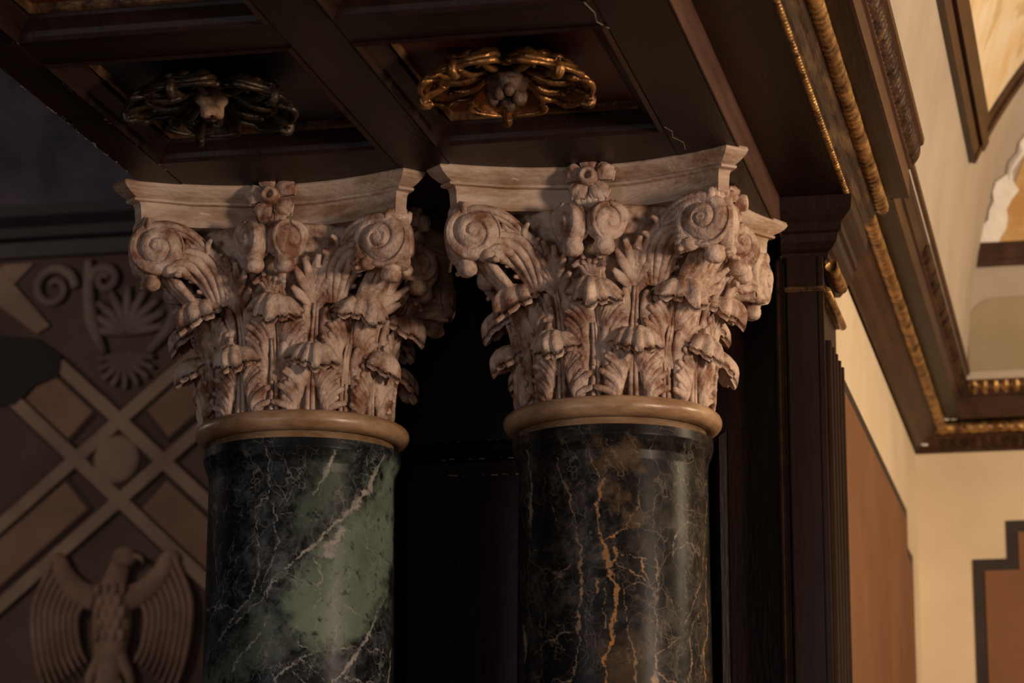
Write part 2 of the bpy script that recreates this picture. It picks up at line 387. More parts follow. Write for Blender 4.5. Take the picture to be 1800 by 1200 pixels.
MESH = {}
MESH['bell'] = lathe('capital', [(0.141, 0.0), (0.139, 0.05), (0.139, 0.12), (0.143, 0.17), (0.150, 0.205), (0.163, 0.24), (0.180, 0.270), (0.192, 0.288), (0.194, 0.296), (0.188, 0.302), (0.12, 0.303)], 96)
MESH['abacus'] = abacus_mesh()
lo = [(0.147, -0.004), (0.148, 0.03), (0.150, 0.06), (0.156, 0.085), (0.168, 0.102)]
hi = [(0.146, 0.05), (0.148, 0.09), (0.153, 0.125), (0.163, 0.156), (0.178, 0.178)]
CLO = ((0.16, 3), (0.38, 4), (0.60, 4), (0.80, 3)); CHI = ((0.40, 3), (0.55, 4), (0.70, 4), (0.85, 3))
for k in range(3):
    tl = (-0.12, 0.10, 0.02)[k]
    MESH['lo%d' % k] = leaf('acanthus_leaf', lo, 0.056, 10 + k, CLO, cap=(0.164, 0.106, 0.040, 0.043, 0.046), fr=0.0050, curl=0.009)
    MESH['hi%d' % k] = leaf('acanthus_leaf', hi, 0.055, 20 + k, CHI, cap=(0.174, 0.184, 0.044, 0.045, 0.048), fr=0.0050, curl=0.009, vbase=0.1)
    MESH['hd%d' % k] = leaf('acanthus_leaf', hi, 0.055, 30 + k, CHI, cap=(0.180, 0.189, 0.045, 0.047, 0.050), fr=0.0050, curl=0.009, vbase=0.1)
    j = np.random.default_rng(40 + k)
    tips = []
    for q in range(5):
        u = (q - 2) / 2; L = 0.086 - 0.022 * abs(u) ** 1.5 + j.uniform(-0.004, 0.004)
        tips.append(((0.006 * u, -0.168, 0.188), (0.022 * u, -0.184, 0.160 + L * 0.75), (0.037 * u + j.uniform(-0.003, 0.003), -0.197 - 0.006 * (1 - abs(u)), 0.160 + L)))
    for q in (-1, 1): tips.append(((0.010 * q, -0.164, 0.176), (0.024 * q, -0.172, 0.188), (0.037 * q, -0.182, 0.197)))
    MESH['sm%d' % k] = palmette('stalk_leaf', (0, -0.150, 0.155), tips, 0.0074)
MESH['fill'] = leaf('acanthus_leaf', [(0.143, 0.0), (0.146, 0.05), (0.150, 0.09), (0.160, 0.118)], 0.034, 51, ((0.42, 3), (0.74, 3)), fr=0.0056, curl=0.004, endlift=0.18)
MESH['mid'] = leaf('acanthus_leaf', [(0.145, 0.07), (0.149, 0.12), (0.156, 0.15), (0.166, 0.176)], 0.034, 52, ((0.42, 3), (0.74, 3)), fr=0.0056, curl=0.004, endlift=0.18)
MESH['vol_r'] = volute_mesh('volute', 0.043, 0.040, hand=1)
MESH['vol_l'] = volute_mesh('volute', 0.043, 0.040, hand=-1)
MESH['hel_r'] = volute_mesh('helix', 0.031, 0.026, 1.7, 1, 0.40, ridge=0.0075)
MESH['hel_l'] = volute_mesh('helix', 0.031, 0.026, 1.7, -1, 0.40, ridge=0.0075)

def stem(side):
    # strap from the stalk at the bell up and out to the top of a corner volute
    mb = MB()
    P = [(side * 0.100, -0.158, 0.225), (side * 0.104, -0.166, 0.248), (side * 0.114, -0.180, 0.270), (side * 0.133, -0.194, 0.287), (side * 0.158, -0.208, 0.297), (side * 0.186, -0.216, 0.298), (side * 0.212, -0.216, 0.284)]
    for off, rr in (((0, -0.007, -0.001), 0.0055), ((0, 0.002, 0.001), 0.0075), ((0, 0.013, 0.001), 0.0075), ((0, -0.001, -0.008), 0.0055)):
        mb.add(*tube([tuple(np.add(p, off)) for p in P], [rr * x for x in (0.5, 0.6, 0.8, 0.95, 1.0, 0.95, 0.6)], 9, smooth_pts=26))
    return mb.mesh('volute_strap', True)
MESH['stem_r'] = stem(1); MESH['stem_l'] = stem(-1)
def hstem(side):
    mb = MB()
    P = [(side * 0.010, -0.170, 0.185), (side * 0.012, -0.186, 0.212), (side * 0.020, -0.196, 0.236), (side * 0.046, -0.197, 0.262), (side * 0.052, -0.206, 0.283), (side * 0.036, -0.218, 0.298)]
    for off, rr in (((0, 0, 0), 0.0048), ((side * 0.005, 0.006, 0), 0.0055)):
        mb.add(*tube([tuple(np.add(p, off)) for p in P], [rr * x for x in (0.8, 0.9, 0.9, 1, 1, 0.8)], 9, ref=(1, 0, 0), smooth_pts=24))
    return mb.mesh('helix_strap', True)
MESH['hst_r'] = hstem(1); MESH['hst_l'] = hstem(-1)
def calyx(side):
    # fluted spoon leaf that rises from the stalk and curls under the corner volute
    ctr = catmull([(side * 0.094, -0.146, 0.176), (side * 0.099, -0.158, 0.200), (side * 0.108, -0.175, 0.224), (side * 0.124, -0.193, 0.242), (side * 0.146, -0.208, 0.246), (side * 0.162, -0.215, 0.234), (side * 0.160, -0.213, 0.219)], 30)
    T = np.gradient(ctr, axis=0); T /= np.linalg.norm(T, axis=1)[:, None]
    outw = np.array((side * 0.25, -1.0, 0.25)); outw /= np.linalg.norm(outw); mb = MB()
    def frame(j):
        lat = np.cross(T[j], outw); lat /= np.linalg.norm(lat); nrm = np.cross(lat, T[j])
        return lat, (nrm if nrm @ outw > 0 else -nrm)
    wd = lambda v: (0.011 + 0.015 * math.sin(PI * min(1, v * 1.1))) * (1 if v < 0.82 else 1 - 0.25 * (v - 0.82) / 0.18)
    for k in range(5):
        u = (k - 2) / 2; P = []; R_ = []
        for j in range(30):
            v = j / 29; lat, nrm = frame(j)
            P.append(ctr[j] + lat * u * wd(v) - nrm * 0.010 * u * u * math.sin(PI * v)); R_.append((0.0048 + 0.0026 * math.sin(PI * v)) * (1.25 if v > 0.88 else 1) * (0.8 if j == 29 else 1))
        mb.add(*tube(P, R_, 9, ref=tuple(outw)))
    for j0 in (3, 7, 10, 13, 16, 19, 22):
        lat, nrm = frame(j0)
        for sg in (-1, 1):
            a_ = ctr[j0] + lat * sg * wd(j0 / 29) * 0.8 - nrm * 0.006; b_ = a_ + lat * sg * 0.009 + T[j0] * 0.010 - nrm * 0.002; c_ = a_ + lat * sg * (0.016 + 0.004 * (j0 % 2)) + T[j0] * 0.016 + nrm * 0.008
            mb.add(*tube([a_, b_, c_], [0.005, 0.006, 0.003], 8, ref=tuple(outw), smooth_pts=9))
    lat, nrm = frame(27); mb.add(*sphere(tuple(ctr[28]), 0.0135, 14, 10, 0.12, 4, (1.1, 0.9, 0.85)))
    return mb.mesh('calyx_leaf', True)
MESH['cal_r'] = calyx(1); MESH['cal_l'] = calyx(-1)
def bud_mesh():
    mb = MB()
    n = 18; v = []; f = []; pr = [(0.004, 0.016), (0.0135, 0.015), (0.0165, 0.010), (0.0150, 0.006), (0.0165, 0.002), (0.0170, -0.005), (0.0145, -0.011), (0.0085, -0.0155), (0.0040, -0.0165), (0.0005, -0.0160)]
    for r_, z in pr:
        for i in range(n):
            a = 2 * PI * i / n; q = 1 + 0.05 * math.cos(4 * a) * (z < 0); v.append((r_ * q * math.cos(a), r_ * q * math.sin(a), z * 1.05))
    for k in range(len(pr) - 1):
        for i in range(n): f.append((k * n + i, (k + 1) * n + i, (k + 1) * n + (i + 1) % n, k * n + (i + 1) % n))
    mb.add(v, f)
    return mb.mesh('bud', True)
MESH['bud'] = bud_mesh()
def fleuron_mesh(kind):
    mb = MB()
    for k in range(5):
        a = PI / 2 + 2 * PI * k / 5 + (0.2 if kind else 0)
        nv, nu = 12, 13; F = np.zeros((nv, nu, 3)); B = F.copy()
        for j in range(nv):
            t = j / (nv - 1); rad = 0.006 + 0.039 * t; wd = (0.003 + 0.0140 * math.sin(PI * min(1, t * 0.58 + 0.04))) * (1 if t < 0.75 else math.sqrt(max(0.02, 1 - ((t - 0.75) / 0.26) ** 2)))
            for i in range(nu):
                u = -1 + 2 * i / (nu - 1)
                y = -0.006 - 0.014 * math.sin(PI * t * 0.9) + 0.013 * u * u * t + 0.005 * math.exp(-(u / 0.25) ** 2) * t
                x = rad - 0.006 * u * u * (t > 0.8); s = u * wd
                F[j, i] = (x * math.cos(a) - s * math.sin(a), y, x * math.sin(a) + s * math.cos(a)); B[j, i] = F[j, i] + (0, 0.008, 0)
        mb.add(*grid_solid(F, B))
    return mb.mesh('petal', True)
MESH['fleur0'] = fleuron_mesh(0); MESH['fleur1'] = fleuron_mesh(1)
def button():
    mb = MB(); prof = []
    n = 18
    for r, y in ((0.015, 0.0), (0.0145, -0.024), (0.012, -0.029), (0.008, -0.030), (0.0055, -0.025), (0.004, -0.018), (0.0003, -0.016)):
        prof.append([(r * math.cos(2 * PI * i / n), y, r * math.sin(2 * PI * i / n)) for i in range(n)])
    v = [p for q in prof for p in q]; f = []
    for k in range(len(prof) - 1):
        for i in range(n): f.append((k * n + i, k * n + (i + 1) % n, (k + 1) * n + (i + 1) % n, (k + 1) * n + i))
    mb.add(v, f); return mb.mesh('flower_button', True)
MESH['button'] = button()
MESH['fstem'] = palmette('flower_stem', (0, -0.182, 0.288), [((0.010 * u, -0.192, 0.297), (0.018 * u, -0.198, 0.308), (0.022 * u, -0.200, 0.322)) for u in (-1, -0.5, 0, 0.5, 1)], 0.0065)
MESH['sprig'] = palmette('sprig', (0, -0.176, 0.172), [((0.006 * u, -0.188, 0.190), (0.016 * u, -0.199, 0.205), (0.026 * u, -0.207, 0.208 - 0.010 * abs(u))) for u in (-1, -0.45, 0, 0.45, 1)], 0.0062)
MESH['corner'] = palmette('corner_leaf', (0, -0.280, 0.255), [((0.010 * u, -0.292, 0.276), (0.018 * u, -0.298, 0.296), (0.020 * u + 0.003, -0.299, 0.316 - 0.008 * abs(u))) for u in (-1, -0.5, 0, 0.5, 1)], 0.0072)
MESH['cornerstalk'] = palmette('corner_stalk', (0, -0.180, 0.165), [((0.009 * u, -0.206, 0.186), (0.012 * u, -0.235, 0.208), (0.011 * u, -0.262, 0.240)) for u in (-1, 0, 1)], 0.0085)

def RZ(a): return Matrix.Rotation(a, 4, 'Z')
def TR(x, y, z): return Matrix.Translation((x, y, z))

def build_capital(col, fl, dx, rz):
    cap = obj('capital', MESH['bell'], 'capital_stone', col, TR(dx, 0, 2.515) @ RZ(rz))
    a = obj('abacus', MESH['abacus'], 'abacus_stone', cap)
    for k in range(8):
        r = random.uniform(-0.02, 0.02)
        obj('acanthus_leaf', MESH['lo%d' % (k % 3)], 'capital_stone', cap, RZ(PI / 8 + k * PI / 4 + r))
        obj('acanthus_leaf', MESH['fill'], 'capital_stone', cap, RZ(k * PI / 4 + r))
        obj('acanthus_leaf', MESH[('hd%d' if k % 2 else 'hi%d') % (k % 3)], 'capital_stone', cap, RZ(k * PI / 4 - r))
        obj('acanthus_leaf', MESH['mid'], 'capital_stone', cap, RZ(PI / 8 + k * PI / 4 - r))
        obj('stalk_leaf', MESH['sm%d' % (k % 3)], 'capital_stone', cap, RZ(PI / 8 + k * PI / 4 + r))
    for s in range(4):
        q = RZ(s * PI / 2)
        for side, sx in ((1, 'r'), (-1, 'l')):
            obj('volute_strap', MESH['stem_' + sx], 'capital_stone', cap, q)
            obj('helix_strap', MESH['hst_' + sx], 'capital_stone', cap, q)
            obj('calyx_leaf', MESH['cal_' + sx], 'capital_stone', cap, q)
            # corner volute turned a little towards the middle of its face, helix turned outwards
            obj('volute', MESH['vol_' + sx], 'capital_stone', cap, q @ TR(side * 0.184, -0.214, 0.260) @ RZ(-side * 0.18))
            obj('helix', MESH['hel_' + sx], 'capital_stone', cap, q @ TR(side * 0.032, -0.212, 0.268) @ RZ(side * 0.85))
            obj('bud', MESH['bud'], 'capital_stone', cap, q @ TR(side * 0.025, -0.208, 0.231) @ RZ(random.random()))
            obj('bud', MESH['bud'], 'capital_stone', cap, q @ TR(side * 0.196, -0.200, 0.208) @ RZ(random.random()) @ Matrix.Scale(0.85, 4))
        obj('sprig', MESH['sprig'], 'capital_stone', cap, q)
        obj('flower_stem', MESH['fstem'], 'capital_stone', cap, q)
        obj('corner_leaf', MESH['corner'], 'capital_stone', cap, q @ RZ(PI / 4))
        obj('corner_stalk', MESH['cornerstalk'], 'capital_stone', cap, q @ RZ(PI / 4))
        fo = q @ TR(0, -0.193, 0.343)
        obj('petal', MESH['fleur%d' % fl], 'capital_stone', cap, fo)
        obj('flower_button', MESH['button'], 'capital_stone', cap, fo)
    return cap

# ------------------------------------------------------------------ shafts with veins (degrees round the shaft from its front, metres below the ring)
def vnoise(x, y, seed):
    q = np.random.default_rng(seed).uniform(-1, 1, (257, 257)); xi = np.floor(x).astype(int); yi = np.floor(y).astype(int); fx = x - xi; fy = y - yi
    fx = fx * fx * (3 - 2 * fx); fy = fy * fy * (3 - 2 * fy); xi %= 256; yi %= 256
    return (q[xi, yi] * (1 - fx) + q[xi + 1, yi] * fx) * (1 - fy) + (q[xi, yi + 1] * (1 - fx) + q[xi + 1, yi + 1] * fx) * fy
def shaft_mesh(front, veins, regions, seed, hair, slant):
    r = np.random.default_rng(seed)
    th = np.r_[np.linspace(-100, 100, 400), np.linspace(100, 260, 42)[1:-1]]
    zz = np.r_[np.linspace(2.470, 2.02, 330), np.linspace(2.0, 0.24, 30)]
    rad = np.interp(zz, [0.24, 1.0, 2.02, 2.418, 2.432, 2.444, 2.455, 2.47], [0.167, 0.165, 0.1555, 0.1525, 0.1540, 0.159, 0.1625, 0.1625])
    nt, nz = len(th), len(zz)
    T, Z = np.meshgrid(th, zz); A = np.radians(T) + front
    V = np.stack([rad[:, None] * np.sin(A), -rad[:, None] * np.cos(A), Z], -1).reshape(-1, 3)
    # surface coordinates in mm, with a wobble so the veins wander
    sx = T * 2.65; sz = (2.470 - Z) * 1000
    ox, oz = sx, sz
    fb = lambda k: vnoise(ox / 16 + k, oz / 16, seed + k) * 4.0 + vnoise(ox / 6, oz / 6 + k, seed + k + 1) * 2.2 + vnoise(ox / 2.3, oz / 2.3, seed + k + 2) * 1.1
    sx = ox + fb(20); sz2 = oz + fb(40)
    grain = 0.75 + 0.45 * vnoise(ox / 9, oz / 9, seed + 60) + 0.45 * vnoise(ox / 2.5, oz / 2.5, seed + 61)
    Vn = np.zeros(T.shape); Tn = np.zeros(T.shape); Rg = np.zeros(T.shape)
    front_mask = (np.abs(T) <= 110)
    for pts, wd, tint in veins:
        p = np.array(pts, float)
        for k in range(len(p) - 1):
            a, b = p[k], p[k + 1]; d = b - a; L2 = d @ d
            t = np.clip(((sx - a[0]) * d[0] + (sz2 - a[1]) * d[1]) / L2, 0, 1)
            dist = np.hypot(sx - a[0] - t * d[0], sz2 - a[1] - t * d[1])
            w0 = wd[k] if isinstance(wd, (list, tuple)) else wd; w1 = wd[k + 1] if isinstance(wd, (list, tuple)) else wd
            ww = (w0 + (w1 - w0) * t) * np.clip(grain, 0.25, 1.5)
            m = np.clip((ww * 1.25 - dist) / (0.5 * ww + 0.35), 0, 1) * front_mask
            upd = m > Vn; Vn = np.where(upd, m, Vn); Tn = np.where(upd, tint, Tn)
    for k in range(hair):                                   # hairline cracks
        a0 = r.uniform(-230, 230), r.uniform(10, 450); an = r.normal(slant, 0.45); L = r.uniform(18, 75)
        for u in (0.0, 0.5):
            a = np.array(a0) + u * L * np.array((math.sin(an), math.cos(an))); d = 0.5 * L * np.array((math.sin(an + u * 0.5), math.cos(an + u * 0.5)))
            t = np.clip(((sx - a[0]) * d[0] + (sz2 - a[1]) * d[1]) / (d @ d), 0, 1)
            m = np.clip((0.75 - np.hypot(sx - a[0] - t * d[0], sz2 - a[1] - t * d[1])) / 0.6, 0, 0.55) * np.clip(grain, 0.2, 1.3) * front_mask
            Vn = np.maximum(Vn, m)
    for poly, soft, strength in regions:
        p = np.array(poly, float); n = len(p); inside = np.zeros(T.shape, bool); dmin = np.full(T.shape, 1e9)
        for k in range(n):
            a, b = p[k], p[(k + 1) % n]; d = b - a
            c = (a[1] > sz2) != (b[1] > sz2)
            xi = a[0] + (sz2 - a[1]) * d[0] / (d[1] + 1e-9); inside ^= c & (sx < xi)
            t = np.clip(((sx - a[0]) * d[0] + (sz2 - a[1]) * d[1]) / (d @ d + 1e-9), 0, 1)
            dmin = np.minimum(dmin, np.hypot(sx - a[0] - t * d[0], sz2 - a[1] - t * d[1]))
        sd = np.where(inside, dmin, -dmin)
        sd = sd + 14.0 * vnoise(ox / 22, oz / 22, seed + 80) + 9.0 * vnoise(ox / 8, oz / 8, seed + 81) + 6.0 * vnoise(ox / 3, oz / 3, seed + 82)
        Rg = np.maximum(Rg, np.clip(0.5 + sd / soft, 0, 1) * strength * front_mask)
    f = []
    for j in range(nz - 1):
        for i in range(nt):
            k = (i + 1) % nt; f.append((j * nt + i, (j + 1) * nt + i, (j + 1) * nt + k, j * nt + k))
    m = me('shaft', V, f, True)
    at = m.color_attributes.new('marks', 'FLOAT_COLOR', 'POINT')
    c = np.stack([Vn, Tn, Rg, np.ones_like(Vn)], -1).astype(np.float32).ravel(); at.data.foreach_set('color', c)
    return m
def chart(axis, half, k, y0, pts):
    """survey of the shaft's face: horizontal and vertical readings to mm round the shaft and mm below its top"""
    out = []
    for x, y in pts:
        s = max(-0.985, min(0.985, (x - axis + (y - 300) * 0.008) / half)); a = math.degrees(math.asin(s))
        out.append((a * 2.65, (y - y0) * k - 30 * (1 - math.cos(math.radians(a)))))
    return out
Lc = lambda *p: chart(512, 388, 0.383, 150, p)
Rc = lambda *p: chart(510, 382, 0.397, 150, p)
green_veins = [
    (Lc((830, 225), (800, 340), (760, 400), (690, 470)), [3.5, 5, 6, 5], 0.8), (Lc((690, 470), (620, 540), (550, 620), (480, 670), (400, 750), (378, 830)), [4, 2.2, 3.2, 2.5, 1.8, 1.2], 0.7),
    (Lc((680, 540), (640, 600), (600, 650)), [8, 12, 5], 0.85), (Lc((640, 220), (600, 310), (560, 380)), [3, 3.5, 2], 0.6), (Lc((570, 660), (590, 730), (590, 800), (560, 880)), [2.2, 2.0, 1.6, 0.8], 0.2),
    (Lc((330, 480), (335, 560), (350, 640), (345, 720), (300, 830), (230, 930), (180, 1030)), [1.0, 1.6, 1.4, 1.8, 1.2, 1.2, 0.8], 0.1), (Lc((335, 560), (270, 650), (220, 740)), [1.4, 1.0, 0.6], 0.1),
    (Lc((375, 190), (372, 330), (370, 410), (265, 490)), [0.8, 0.8, 1.0, 0.6], 0.1), (Lc((395, 430), (405, 520), (420, 590), (380, 690), (350, 800)), [1.0, 0.9, 1.0, 1.0, 0.8], 0.1),
    (Lc((190, 380), (320, 372)), 0.5, 0.1), (Lc((520, 250), (505, 330), (440, 440)), 0.6, 0.1),
    (Lc((480, 670), (420, 740), (350, 830), (260, 920), (160, 1050), (120, 1160)), [2, 1.2, 1.0, 1.4, 1.0, 0.8], 0.2),
    (Lc((440, 720), (580, 770), (720, 880), (790, 930)), [0.7, 0.9, 0.7, 0.5], 0.0), (Lc((460, 740), (600, 800), (740, 900)), 0.6, 0.0), (Lc((620, 830), (665, 900), (650, 1010), (630, 1080)), 0.8, 0.1),
    (Lc((880, 760), (820, 890), (770, 1010), (700, 1100), (620, 1190)), [0.8, 1.2, 2.6, 3.2, 2.5], 0.4), (Lc((560, 1060), (460, 1110), (420, 1150), (410, 1200)), [1, 1.8, 1.6, 1.6], 0.3),
    (Lc((480, 1120), (560, 1200)), 0.9, 0.0), (Lc((520, 1080), (610, 1160)), 0.8, 0.0), (Lc((500, 1010), (560, 1050), (700, 1030), (850, 1060)), [1.2, 0.8, 1.0, 0.8], 0.1), (Lc((690, 1150), (780, 1180), (840, 1210)), 1.4, 0.1),
    (Lc((880, 1050), (870, 1150), (865, 1210)), [2.5, 4, 4], 1.0), (Lc((130, 900), (210, 870), (260, 880)), 0.9, 0.1), (Lc((150, 560), (165, 700), (190, 850), (140, 960)), 0.7, 0.0), (Lc((210, 720), (195, 860), (150, 950)), 0.8, 0.0),
    (Lc((720, 540), (800, 640), (880, 700)), 0.6, 0.0), (Lc((690, 580), (720, 660), (700, 740)), 0.6, 0.0), (Lc((240, 1130), (330, 1000), (390, 900)), [2.5, 1.5, 0.8], 0.5)]
green_regions = [(Lc((860, 230), (790, 380), (690, 500), (560, 650), (460, 730), (420, 820), (480, 960), (560, 1040), (680, 1010), (780, 940), (850, 800), (900, 650), (905, 300)), 34, 1.0),
                 (Lc((350, 860), (430, 900), (480, 1000), (430, 1090), (300, 1130), (240, 1210), (120, 1210), (180, 1110), (280, 990)), 40, 0.62), (Lc((560, 250), (700, 240), (640, 420), (520, 560), (480, 480)), 34, 0.42)]
black_veins = [
    (Rc((415, 255), (450, 330), (455, 450), (445, 560), (460, 612)), [0.8, 1.4, 2.0, 2.2, 2.4], 0.9), (Rc((470, 370), (455, 420)), [4.5, 2], 0.9), (Rc((460, 612), (478, 660), (490, 730), (515, 790), (505, 900), (492, 1010), (468, 1090), (458, 1180)), [2.5, 5.5, 5, 5.2, 4.2, 3.2, 2.0, 2.0], 1.0),
    (Rc((520, 640), (522, 680), (495, 720)), [4, 4, 3], 1.0), (Rc((460, 612), (520, 582), (568, 562)), [2.0, 2.2, 1.0], 0.9), (Rc((520, 670), (580, 680), (640, 690)), 0.9, 0.6), (Rc((510, 700), (560, 720), (610, 760), (660, 795)), [0.8, 0.8, 1.8, 0.8], 0.6), (Rc((620, 680), (625, 740), (640, 770)), [1.0, 3.0, 1.5], 0.8), (Rc((555, 795), (600, 780), (665, 800)), 0.8, 0.4),
    (Rc((285, 285), (315, 370), (350, 480), (372, 620), (385, 700), (378, 820), (370, 960), (360, 1080), (335, 1190)), [0.8, 2.2, 1.4, 1.3, 3.2, 1.4, 2.2, 1.0, 0.9], 0.35), (Rc((300, 745), (345, 715)), [3.0, 2.0], 0.3), (Rc((210, 795), (320, 740), (385, 690)), 0.6, 0.1),
    (Rc((670, 670), (675, 760), (662, 900), (655, 1040), (660, 1110), (640, 1200)), [0.8, 1.0, 1.1, 1.2, 5.0, 5.5], 0.3), (Rc((660, 1060), (700, 1040), (760, 1000)), [1.4, 1.2, 1.8], 0.35), (Rc((545, 780), (550, 930), (575, 1050), (580, 1140), (600, 1200)), [0.8, 0.9, 1.2, 2.2, 1.2], 0.3),
    (Rc((880, 480), (868, 620), (850, 770), (800, 910), (770, 950)), [1.0, 1.4, 1.4, 1.2, 0.7], 0.4), (Rc((870, 700), (865, 850), (870, 950), (850, 1060), (850, 1190)), [1.2, 1.8, 3.0, 3.0, 1.2], 0.6), (Rc((855, 860), (800, 980), (770, 1050)), 0.8, 0.3), (Rc((790, 1000), (800, 1090), (790, 1170)), [0.8, 3.2, 2.0], 0.5),
    (Rc((180, 260), (175, 330), (185, 390)), [3, 2, 1], 0.35), (Rc((185, 390), (180, 470), (185, 560)), [2, 7, 2], 0.35), (Rc((185, 560), (175, 700), (168, 850), (182, 960)), 0.8, 0.1), (Rc((150, 960), (165, 1030), (155, 1090)), [5, 9, 3], 0.4),
    (Rc((275, 360), (265, 480), (290, 560)), 0.6, 0.0), (Rc((625, 390), (605, 470), (560, 560)), [0.8, 1.0, 0.6], 0.2), (Rc((730, 670), (740, 600), (790, 540), (850, 560)), [0.7, 1.3, 0.8, 0.7], 0.2), (Rc((735, 660), (800, 630), (840, 680)), 1.0, 0.2), (Rc((690, 440), (790, 490), (860, 530)), 0.6, 0.1), (Rc((720, 370), (700, 420), (665, 445), (660, 560)), 0.7, 0.0),
    (Rc((440, 750), (440, 810)), [1.0, 2.2], 0.9), (Rc((475, 770), (470, 950)), 0.9, 0.3), (Rc((215, 1050), (300, 980), (365, 965)), [0.6, 1.8, 0.8], 0.2), (Rc((265, 1170), (280, 1160), (340, 1170)), 1.8, 0.2), (Rc((660, 1110), (700, 1160), (740, 1190)), 1.8, 0.3), (Rc((190, 660), (250, 650)), 0.5, 0.1), (Rc((240, 890), (225, 1010), (220, 1100)), 0.6, 0.0), (Rc((330, 620), (380, 580)), 0.5, 0.0)]
black_regions = [(Rc((450, 300), (480, 250), (600, 240), (590, 310), (540, 330), (470, 330)), 34, 0.7), (Rc((480, 400), (520, 380), (540, 440), (500, 470)), 30, 0.45), (Rc((460, 1030), (600, 1000), (600, 1200), (460, 1200)), 40, 0.35), (Rc((600, 450), (640, 520), (600, 580), (570, 520)), 16, 0.4)]

def ring_mesh():
    pr = [(0.150, -0.045)] + [(0.1585 + 0.0185 * math.cos(a), -0.016 + 0.0165 * math.sin(a)) for a in np.linspace(-PI / 2 - 0.4, PI / 2, 15)] + [(0.152, 0.002), (0.12, 0.003)]
    return lathe('neck_ring', pr, 112)
RING = ring_mesh()
BASE = lathe('base', [(0.235, 0.10), (0.235, 0.105), (0.246, 0.118), (0.248, 0.14), (0.238, 0.158), (0.212, 0.164), (0.200, 0.178), (0.206, 0.196), (0.215, 0.204), (0.216, 0.222), (0.204, 0.234), (0.172, 0.242), (0.12, 0.243)], 72)
PLINTH = box_mesh('plinth', -0.25, 0.25, -0.25, 0.25, 0.0, 0.10, 0.004)
def build_column(loc, rz, marble_name, front, veins, regs, seed, label, fl):
    c = empty('marble_column', loc, rz)
    tag(c, label, 'column', 'paired columns carrying the coffered ceiling')
    sh = obj('shaft', shaft_mesh(front - rz, veins, regs, seed, 90 if fl else 55, -0.65 if fl else 0.15), marble_name, c)
    r = obj('neck_ring', RING, 'ring_stone', c, TR(0, 0, 2.515)); r['label'] = 'glossy ochre stone ring'
    obj('base', BASE, 'ring_stone', c); obj('plinth', PLINTH, 'ring_stone', c)
    build_capital(c, fl, -0.012 if fl else 0.004, math.radians(1.4 if fl else -0.9))
    return c
YC = 4.447
build_column((-0.787, YC, 0), 0.0, 'black_marble', math.radians(10.0), black_veins, black_regions, 3, 'black marble column with orange veins and a carved acanthus capital', 0)
build_column((-1.308, YC, 0), math.radians(2.0), 'green_marble', math.radians(16.4), green_veins, green_regions, 5, 'dark green marble column with pale veins and a carved acanthus capital', 1)

# ------------------------------------------------------------------ coffered ceiling of the passage
ceil = structure(empty('ceiling', (0, 0, 2.88)), 'dark wooden coffered ceiling resting on the columns')
XS = [(-1.515, -1.450), (-1.085, -1.000), (-0.642, -0.544)]
cellsX = [(-1.450, -1.085), (-1.000, -0.642)]
cellsY = [(3.600, 4.095), (3.005, 3.500), (2.410, 2.905)]
H = 0.12
for k, (a, b) in enumerate(XS): obj('beam', box_mesh('beam', a, b, 2.30, 4.88, 0, H, 0.002), 'dark_wood', ceil)
for y0, y1 in ((4.095, 4.88), (3.500, 3.600), (2.905, 3.005), (2.30, 2.41)):
    for (a, b) in cellsX: obj('crosspiece', box_mesh('crosspiece', a, b, y0, y1, 0.001, H), 'dark_wood_x', ceil)
obj('lid', box_mesh('lid', -1.515, -0.544, 2.30, 4.88, H, H + 0.03), 'dark_wood', ceil)
def coffer(x0, x1, y0, y1, paint):
    prof = [(0.0, 0.000), (0.006, -0.004), (0.010, 0.002), (0.011, 0.010), (0.020, 0.017), (0.028, 0.022), (0.029, 0.032)]
    v = []; f = []
    for o, z in prof: v += [(x0 + o, y0 + o, z), (x1 - o, y0 + o, z), (x1 - o, y1 - o, z), (x0 + o, y1 - o, z)]
    for k in range(len(prof) - 1):
        for i in range(4): f.append((k * 4 + i, k * 4 + (i + 1) % 4, (k + 1) * 4 + (i + 1) % 4, (k + 1) * 4 + i)[::-1])
    fr = obj('coffer_frame', me('coffer_frame', v, f), 'dark_wood', ceil)
    v = []; f = []
    for o, z in ((0.029, 0.031), (0.033, 0.027), (0.037, 0.030), (0.037, 0.040)): v += [(x0 + o, y0 + o, z), (x1 - o, y0 + o, z), (x1 - o, y1 - o, z), (x0 + o, y1 - o, z)]
    for k in range(3):
        for i in range(4): f.append((k * 4 + i, k * 4 + (i + 1) % 4, (k + 1) * 4 + (i + 1) % 4, (k + 1) * 4 + i)[::-1])
    g = obj('gilt_fillet', me('gilt_fillet', v, f), 'dull_gilt', fr)
    obj('painted_panel', box_mesh('painted_panel', x0 + 0.02, x1 - 0.02, y0 + 0.02, y1 - 0.02, 0.040, 0.05), paint, ceil)
for r, (y0, y1) in enumerate(cellsY):
    for c, (x0, x1) in enumerate(cellsX): coffer(x0, x1, y0, y1, 'blue_paint' if (r + c) % 2 == 0 else 'red_paint')
